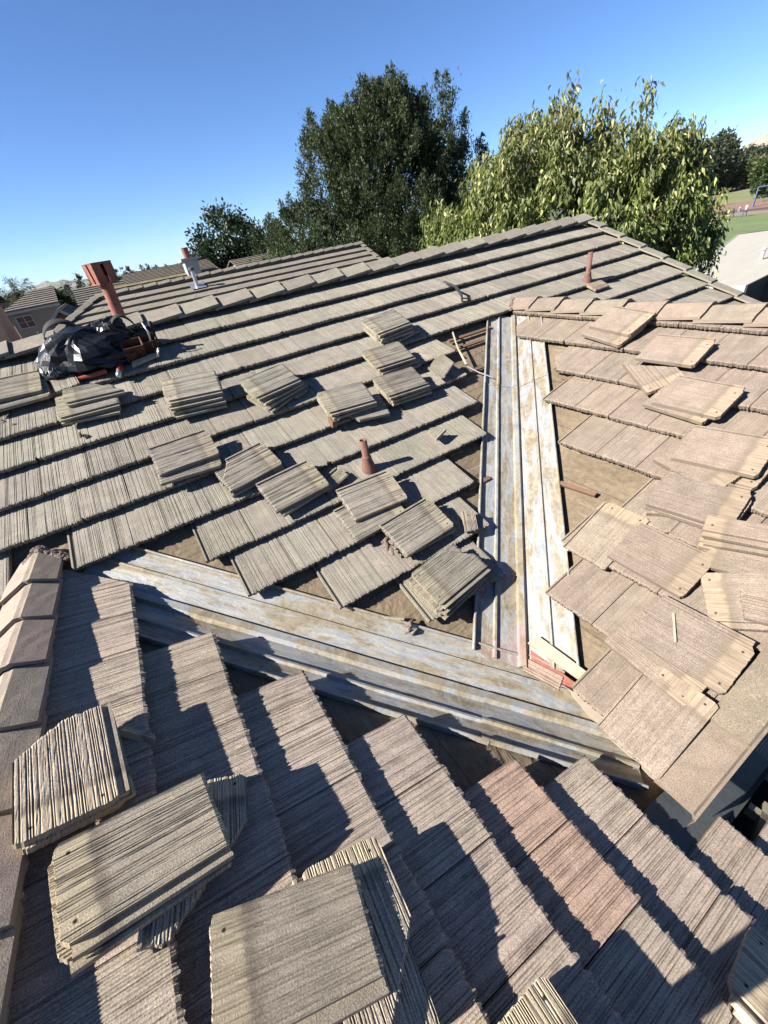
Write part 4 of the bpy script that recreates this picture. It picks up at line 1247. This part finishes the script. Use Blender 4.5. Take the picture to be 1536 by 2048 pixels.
for j in range(9):
    p = Vector((-.2, 15.98, zD + .05)) - hd * (.42 * (j + 1))
    ncap(nb, p, hd, Vector((1, -1, -.0)).normalized() * .9 + Vector((0, 0, -.30)), Vector((-1, 1, 0)).normalized() * .9 + Vector((0, 0, -.30)), .46, .19, .19, 240 + j)
for j in range(7):
    p = P('D', 8.9, uD - .42 * (j + 1), .045)
    ncap(nb, p, FR['D'][2], Vector((-1, 0, -.04)), Vector((.3, 0, -.95)), .45, .16, .12, 260 + j)
# silver vent on the neighbouring roof
pv = Vector((2.56, 15.38, -.62))
mb = MB(); lathe(mb, pv, [(.055, 0), (.055, .50), (.05, .50)], n=14); o = mb.build('vent_pipe', M_STEEL, nb); meta(o, 'silver metal vent on the neighbouring roof')
mb = MB(); lathe(mb, pv + Vector((0, 0, .44)), [(.06, 0), (.085, .02), (.085, .09), (.02, .11)], n=14); mb.build('vent_cap', M_GREYMETAL, o)
mb = MB(); mb.prism([P('D', 2.35, 16.60, .02), P('D', 2.80, 16.60, .02), P('D', 2.80, 16.95, .01), P('D', 2.35, 16.95, .01)], FR['D'][3] * -.01); mb.build('vent_flashing', M_STEEL, nb)


def gable_house(name, label, x0, x1, y0, y1, z_eave, rise, axis, wallm, roofm_tint, windows=(), gvent=False, seed=0, roofname='roof'):
    """simple tiled house; ridge along 'x' or 'y'"""
    rg = random.Random(seed)
    r = empty(name, ((x0 + x1) / 2, (y0 + y1) / 2, GZ), label, 'house')
    mb = MB(); mb.box(((x0 + x1) / 2, (y0 + y1) / 2, (GZ + z_eave) / 2), (x1 - x0 - .6, y1 - y0 - .6, z_eave - GZ))
    if axis == 'x':
        ym = (y0 + y1) / 2
        for xx in (x0 + .3, x1 - .35): mb.prism([(xx, y0 + .3, z_eave - .02), (xx, ym, z_eave + rise - .12), (xx, y1 - .3, z_eave - .02)], (.05, 0, 0))
    else:
        xm = (x0 + x1) / 2
        for yy in (y0 + .3, y1 - .35): mb.prism([(x0 + .3, yy, z_eave - .02), (xm, yy, z_eave + rise - .12), (x1 - .3, yy, z_eave - .02)], (0, .05, 0))
    mb.build('wall', wallm, r)
    mb = MB()
    if axis == 'x':
        ym = (y0 + y1) / 2
        for sgn, ye in ((1, y0), (-1, y1)):
            up = Vector((0, sgn * (ym - y0), rise)); ul = up.length; up.normalize()
            al = Vector((sgn, 0, 0)); nr = al.cross(up)
            o = Vector((x0 if sgn > 0 else x1, ye, z_eave))
            course_roof(mb, o, al, up, nr, ul, lambda u: 0, lambda u: x1 - x0, rg=rg, tint=roofm_tint)
    else:
        xm = (x0 + x1) / 2
        for sgn, xe in ((1, x0), (-1, x1)):
            up = Vector((sgn * (xm - x0), 0, rise)); ul = up.length; up.normalize()
            al = Vector((0, -sgn, 0)); nr = al.cross(up)
            o = Vector((xe, y1 if sgn > 0 else y0, z_eave))
            course_roof(mb, o, al, up, nr, ul, lambda u: 0, lambda u: y1 - y0, rg=rg, tint=roofm_tint)
    mb.build(roofname, M_TILE, r)
    if axis == 'x':
        for yy in (y0, y1):
            mb = MB(); mb.box(((x0 + x1) / 2, yy + (.05 if yy == y0 else -.05), z_eave - .12), (x1 - x0, .05, .18)); mb.build('fascia', M_WHITE, r)
    else:
        xm = (x0 + x1) / 2
        for yy in (y0 - .02, y1 - .02):
            for xe in (x0, x1):
                mb = MB()
                mb.prism([(xe, yy, z_eave - .16), (xm, yy, z_eave + rise - .16), (xm, yy, z_eave + rise + .0), (xe, yy, z_eave + .0)], (0, .05, 0))
                mb.build('barge_board', M_WHITE, r)
    for (wx, wz, ww, wh) in windows:      # windows on the y0 (near) wall
        mb = MB()
        yy = y0 + .27
        for bx_, bz, bw, bh in ((wx, wz + wh / 2, ww + .12, .07), (wx, wz - wh / 2, ww + .12, .07), (wx - ww / 2, wz, .07, wh), (wx + ww / 2, wz, .07, wh), (wx, wz, .05, wh - .07)):
            mb.box((bx_, yy, bz), (bw, .08, bh))
        wf = mb.build('window', M_WHITE, r)
        mb = MB()
        for sx in (-1, 1): mb.box((wx + sx * ww * .245, yy + .02, wz), (ww * .44, .02, wh - .08))
        mb.build('pane', M_GLASS, wf)
        mb = MB()
        for sx in (-1, 1): mb.box((wx + sx * ww * .245, yy + .005, wz), (ww * .44, .02, .03))
        mb.build('glazing_bar', M_WHITE, wf)
    if gvent:
        mb = MB(); mb.box(((x0 + x1) / 2, y0 + .28, z_eave + rise * .35), (.5, .08, .6)); mb.build('gable_vent', M_TERRA, r)
    return r


M_GLASS = simple('dark_window_glass', (.03, .035, .045), .08, var=.1, bump=0, spec=.6)
M_GREYST = simple('grey_beige_stucco', (.24, .215, .18), .95, var=.06, scale=3)
M_PINK = simple('pinkish_stucco', (.28, .19, .145), .95, var=.06, scale=3)
lh = gable_house('left_house', 'grey beige house with a twin window at the left frame edge', -6.45, -2.9, 40, 46.4, -.75, .03, 'x', M_GREYST, (.14, .13, .118), windows=((-5.38, -1.55, .95, .75),), seed=1)
mb = MB()
rgh = random.Random(51)
hq = Vector((0, 3.0, .98)); hl = hq.length; hu = hq.normalized()
course_roof(mb, Vector((-6.45, 40, -.70)), Vector((1, 0, 0)), hu, Vector((1, 0, 0)).cross(hu), hl, lambda u: 2.2 * u / hl, lambda u: 3.55, rg=rgh, tint=(.14, .13, .118))
mb.prism([(-6.45, 40, -.72), (-4.25, 43, .24), (-4.25, 43.4, .24), (-6.45, 46.4, -.72)], (0, 0, -.05), tint=(.14, .13, .118))
mb.prism([(-4.25, 43.05, .24), (-2.9, 43.05, .24), (-2.9, 46.4, -.72), (-6.45, 46.4, -.72)], (0, 0, -.05), tint=(.14, .13, .118))
mb.build('hip_roof', M_TILE, lh)
M_ORANGE = simple('orange_stucco', (.55, .33, .21), .95, var=.06, scale=3)
gable_house('corner_house', 'orange stucco house cut off by the left frame edge', -8.6, -3.95, 24.7, 28, -.1, .5, 'x', M_ORANGE, (.14, .13, .118), seed=2)
gable_house('gabled_house', 'pink gabled house with white barge boards beside the neighbouring hip', -3.05, -1.05, 25.5, 32, -1.55, .85, 'y', M_PINK, (.13, .122, .115), gvent=True, seed=3)
gable_house('garage_house', 'low gabled house wing with a white barge board', -3.4, -2.3, 24.2, 27, -2.0, .42, 'y', M_GREYST, (.14, .13, .118), seed=13)
gable_house('mossy_house', 'house with a yellow mossy tiled roof beyond the neighbouring ridge', .0, 5.4, 22.5, 27.5, -1.25, 1.0, 'x', M_STUCCO, (.155, .14, .078), seed=4)
gable_house('far_house', 'far grey tiled house between the flue and the white chimney', 2.0, 9.5, 43, 51, -.75, 1.0, 'x', M_STUCCO, (.16, .142, .118), seed=5)
gable_house('far_house', 'far brown roofed house right of the white chimney', 9.8, 15.0, 36, 44, -1.4, 1.2, 'x', M_STUCCO, (.155, .136, .11), seed=6)
gable_house('far_house', 'far grey roofed house just left of the terracotta flue', -1.6, 1.6, 34, 40, -1.0, .9, 'x', M_STUCCO, (.125, .117, .104), seed=7)
# white chimney with a terracotta pot
ch = empty('chimney_stack', (4.15, 24.6, -1.0), 'white stucco chimney with flat cap and terracotta pot beyond the neighbouring ridge', 'chimney')
mb = MB(); mb.box((4.15, 24.6, -.5), (.62, .7, 1.3)); mb.build('stack', M_WHITE, ch)
mb = MB(); mb.box((4.15, 24.6, .2), (.86, .92, .10)); mb.build('cap', M_WHITE, ch)
mb = MB(); lathe(mb, (4.12, 24.6, .25), [(.15, 0), (.16, .42), (.13, .42), (.12, .05)], n=16); mb.build('pot', M_TERRA, ch)

# ------------------------------------------------------------------ school side
sc = empty('school_building', (18, 7, GZ), 'low school building with pale flat roof beside the playing field', 'building')
M_PALE = simple('pale_membrane_roof', (.34, .32, .275), .9, var=.08, scale=.7, streak=(1, 6, 1))
SZ = -3.7; K_ = 1.48
rp = [(x * K_, y * K_) for x, y in [(12.95, 5.80), (13.18, 5.05), (14.52, 5.16), (16.5, 3.0), (27, 4.5), (23.2, 9.7), (15.41, 7.38)]]
mb = MB(); mb.prism([(x, y, SZ) for x, y in rp], (0, 0, -.06)); mb.build('roof', M_PALE, sc)
M_CLAD = simple('dark_grey_cladding', (.06, .057, .054), .9, var=.1, scale=3)
for q_, (a_, b_) in enumerate(zip(rp, rp[1:] + rp[:1])):
    a_, b_ = Vector((a_[0], a_[1], 0)), Vector((b_[0], b_[1], 0))
    n_ = Vector(((b_ - a_).y, -(b_ - a_).x, 0)).normalized() * .05
    mb = MB()
    mb.prism([a_ + Vector((0, 0, SZ + .03)), b_ + Vector((0, 0, SZ + .03)), b_ + Vector((0, 0, SZ - .24)), a_ + Vector((0, 0, SZ - .24))], n_)
    mb.build('fascia', M_WHITE if q_ in (0, 5, 6) else M_CLAD, sc)
cxy = Vector((18 * K_, 6.2 * K_, 0))
mb = MB(); mb.prism([tuple(Vector((x, y, 0)).lerp(cxy, .05) + Vector((0, 0, SZ - .08))) for x, y in rp], (0, 0, GZ - SZ + .08)); mb.build('wall', M_CLAD, sc)
mb = MB(); lathe(mb, (16.9 * K_, 6.3 * K_, SZ), [(.07, 0), (.07, .36), (.1, .36), (.1, .44), (0, .46)], n=12); mb.build('roof_vent', M_WHITE, sc)
# fence
mb = MB(); mb.prism([(150, 48, GZ), (178, 92, GZ), (178, 92, GZ + 2.2), (150, 48, GZ + 2.2)], (.2, -.1, 0)); 
meta(mb.build('fence', simple('grey_board_fence', (.20, .17, .15), .9, var=.2, scale=1)), 'grey board fence at the far side of the school lawn', 'fence')
# play frames
def frame(name, base, ax, span, h, col, label, swing=False):
    r = empty(name, base, label, 'play frame')
    mat = simple(name + '_paint', col, .5)
    b = Vector(base); ax = Vector(ax).normalized(); pr_ = Vector((-ax.y, ax.x, 0))
    for s_ in (0, span):
        for q in ((-1, 1) if swing else (0,)):
            mb = MB(); mb.tube([b + ax * s_ + pr_ * q * .9, b + ax * s_ + Vector((0, 0, h))], .09, n=6); mb.build('leg', mat, r)
    mb = MB(); mb.tube([b + Vector((0, 0, h)), b + ax * span + Vector((0, 0, h))], .08, n=6); mb.build('top_bar', mat, r)
    if swing:
        for s_ in (span * .3, span * .7):
            mb = MB()
            p = b + ax * s_
            for q in (-.22, .22): mb.tube([p + ax * q + Vector((0, 0, h)), p + ax * q + Vector((0, 0, .6))], .02, n=4)
            mb.box(tuple(p + Vector((0, 0, .6))), (.4, .4, .05)); mb.build('swing_seat', M_DARK, r)
frame('climbing_frame', (99.8, 46.6, GZ), (3.5, .2, 0), 3.6, 2.2, (.34, .25, .05), 'yellow goal shaped climbing frame on the red track')
frame('swing_frame', (91.2, 37.3, GZ), (.35, -1.0, 0), 4.2, 2.5, (.05, .07, .17), 'blue swing frame on the red track', True)

# children on the field
SKIN = (.2, .115, .08)
def person(base, h, yaw, shirt, trousers, label, stride=.16, arm=.15, raised=False, group='children on the playing field'):
    V = []; Ed = []; Rr = []
    def add(p, r, par=None):
        V.append(p); Rr.append(r)
        if par is not None: Ed.append((par, len(V) - 1))
        return len(V) - 1
    k = h / 1.7
    pel = add((0, 0, .92), .13); wst = add((0, 0, 1.08), .12, pel); chst = add((0, 0, 1.28), .145, wst); nk = add((0, 0, 1.43), .06, chst)
    hd1 = add((0, .015, 1.52), .085, nk); add((0, .02, 1.62), .095, hd1)
    for s_ in (-1, 1):
        hip = add((s_ * .09, 0, .86), .085, pel); kn = add((s_ * .10, s_ * stride + .04, .48), .06, hip); an = add((s_ * .10, s_ * stride * 1.6 - .03, .08), .042, kn); add((s_ * .10, s_ * stride * 1.6 + .12, .035), .036, an)
        sh = add((s_ * .18, 0, 1.36), .06, chst)
        if raised:
            el = add((s_ * .27, .10, 1.38), .045, sh); wr = add((s_ * .10, .14, 1.66), .033, el); add((s_ * .06, .15, 1.74), .035, wr); continue
        el = add((s_ * .235, -s_ * arm, 1.10), .045, sh); wr = add((s_ * .235, -s_ * arm + .10, .87), .033, el); add((s_ * .235, -s_ * arm + .14, .79), .035, wr)
    me = bpy.data.meshes.new('person'); me.from_pydata([tuple(c * k for c in v) for v in V], Ed, [])
    o = bpy.data.objects.new('person', me); COL.objects.link(o)
    o.location = base; o.rotation_euler = (0, 0, yaw)
    md = o.modifiers.new('skin', 'SKIN')
    for i, sv in enumerate(me.skin_vertices[0].data): sv.radius = (Rr[i] * k, Rr[i] * k)
    me.skin_vertices[0].data[0].use_root = True
    sd = o.modifiers.new('sub', 'SUBSURF'); sd.levels = 1; sd.render_levels = 1
    m, t, b = new_mat('person_clothes'); g = NG(t)
    sep = g.n('ShaderNodeSeparateXYZ'); g.l(g.n('ShaderNodeTexCoord').outputs['Object'], sep.inputs[0])
    z = g.math('DIVIDE', sep.outputs[2], k)
    c = g.mix(g.math('GREATER_THAN', z, .9), trousers, shirt)
    c = g.mix(g.math('GREATER_THAN', z, 1.45), c, SKIN)
    c = g.mix(g.math('GREATER_THAN', z, 1.60), c, (.03, .02, .015))
    c = g.mix(g.math('LESS_THAN', z, .06), c, (.05, .05, .05))
    g.l(c, b.inputs['Base Color']); b.inputs['Roughness'].default_value = .9
    me.materials.append(m)
    return meta(o, label, 'person', group)


person((76.8, 32.1, GZ), 1.55, 1.2, (.26, .26, .26), (.03, .05, .08), 'person in white top and dark trousers, right end of the group of walkers')
person((77.1, 33.0, GZ), 1.4, .6, (.27, .27, .28), (.1, .15, .18), 'person in white top and pale trousers in the middle of the walkers')
person((76.9, 33.6, GZ), 1.35, 1.0, (.03, .03, .04), (.04, .04, .05), 'person dressed all in black beside the pale walker')
person((77.6, 34.3, GZ), 1.2, .8, (.26, .18, .11), (.2, .15, .1), 'person in sandy clothes at the left end of the walkers')
person((76.2, 37.0, GZ), 1.4, .3, (.16, .03, .025), (.09, .04, .04), 'person in dark red clothes apart from the group, by the broadleaf tree')
person((58.2, 27.3, GZ), 1.45, .2, (.27, .27, .28), (.2, .27, .28), 'person in white nearest the school roof edge')
person((59.5, 28.4, GZ), 1.4, 2.0, (.26, .26, .27), (.04, .12, .18), 'person in white top and navy trousers behind the nearest child')
person((58.8, 28.9, GZ), 1.4, 1.0, (.28, .29, .33), (.15, .15, .17), 'person in pale blue grey half hidden by leaves')
person((-.24, -.27, -1.835), 1.74, 0.0, (.06, .07, .10), (.05, .05, .06), 'person standing just behind the camera whose leg shadow falls across the foreground tiles', stride=.15, raised=True, group=None)

# ------------------------------------------------------------------ air
mb = MB(); mb.box((800, 3200, (GZ - 1.3 + 330) / 2), (15600, 9800, 330 - GZ + 1.3))
hm = bpy.data.materials.new('thin_air'); hm.use_nodes = True
ht = hm.node_tree; ht.nodes.remove(ht.nodes['Principled BSDF'])
pv_ = ht.nodes.new('ShaderNodeVolumePrincipled')
pv_.inputs['Color'].default_value = (.80, .88, 1.0, 1); pv_.inputs['Density'].default_value = 2e-5; pv_.inputs['Anisotropy'].default_value = .0
ht.links.new(pv_.outputs[0], ht.nodes['Material Output'].inputs['Volume'])
meta(mb.build('haze', hm), kind='stuff')
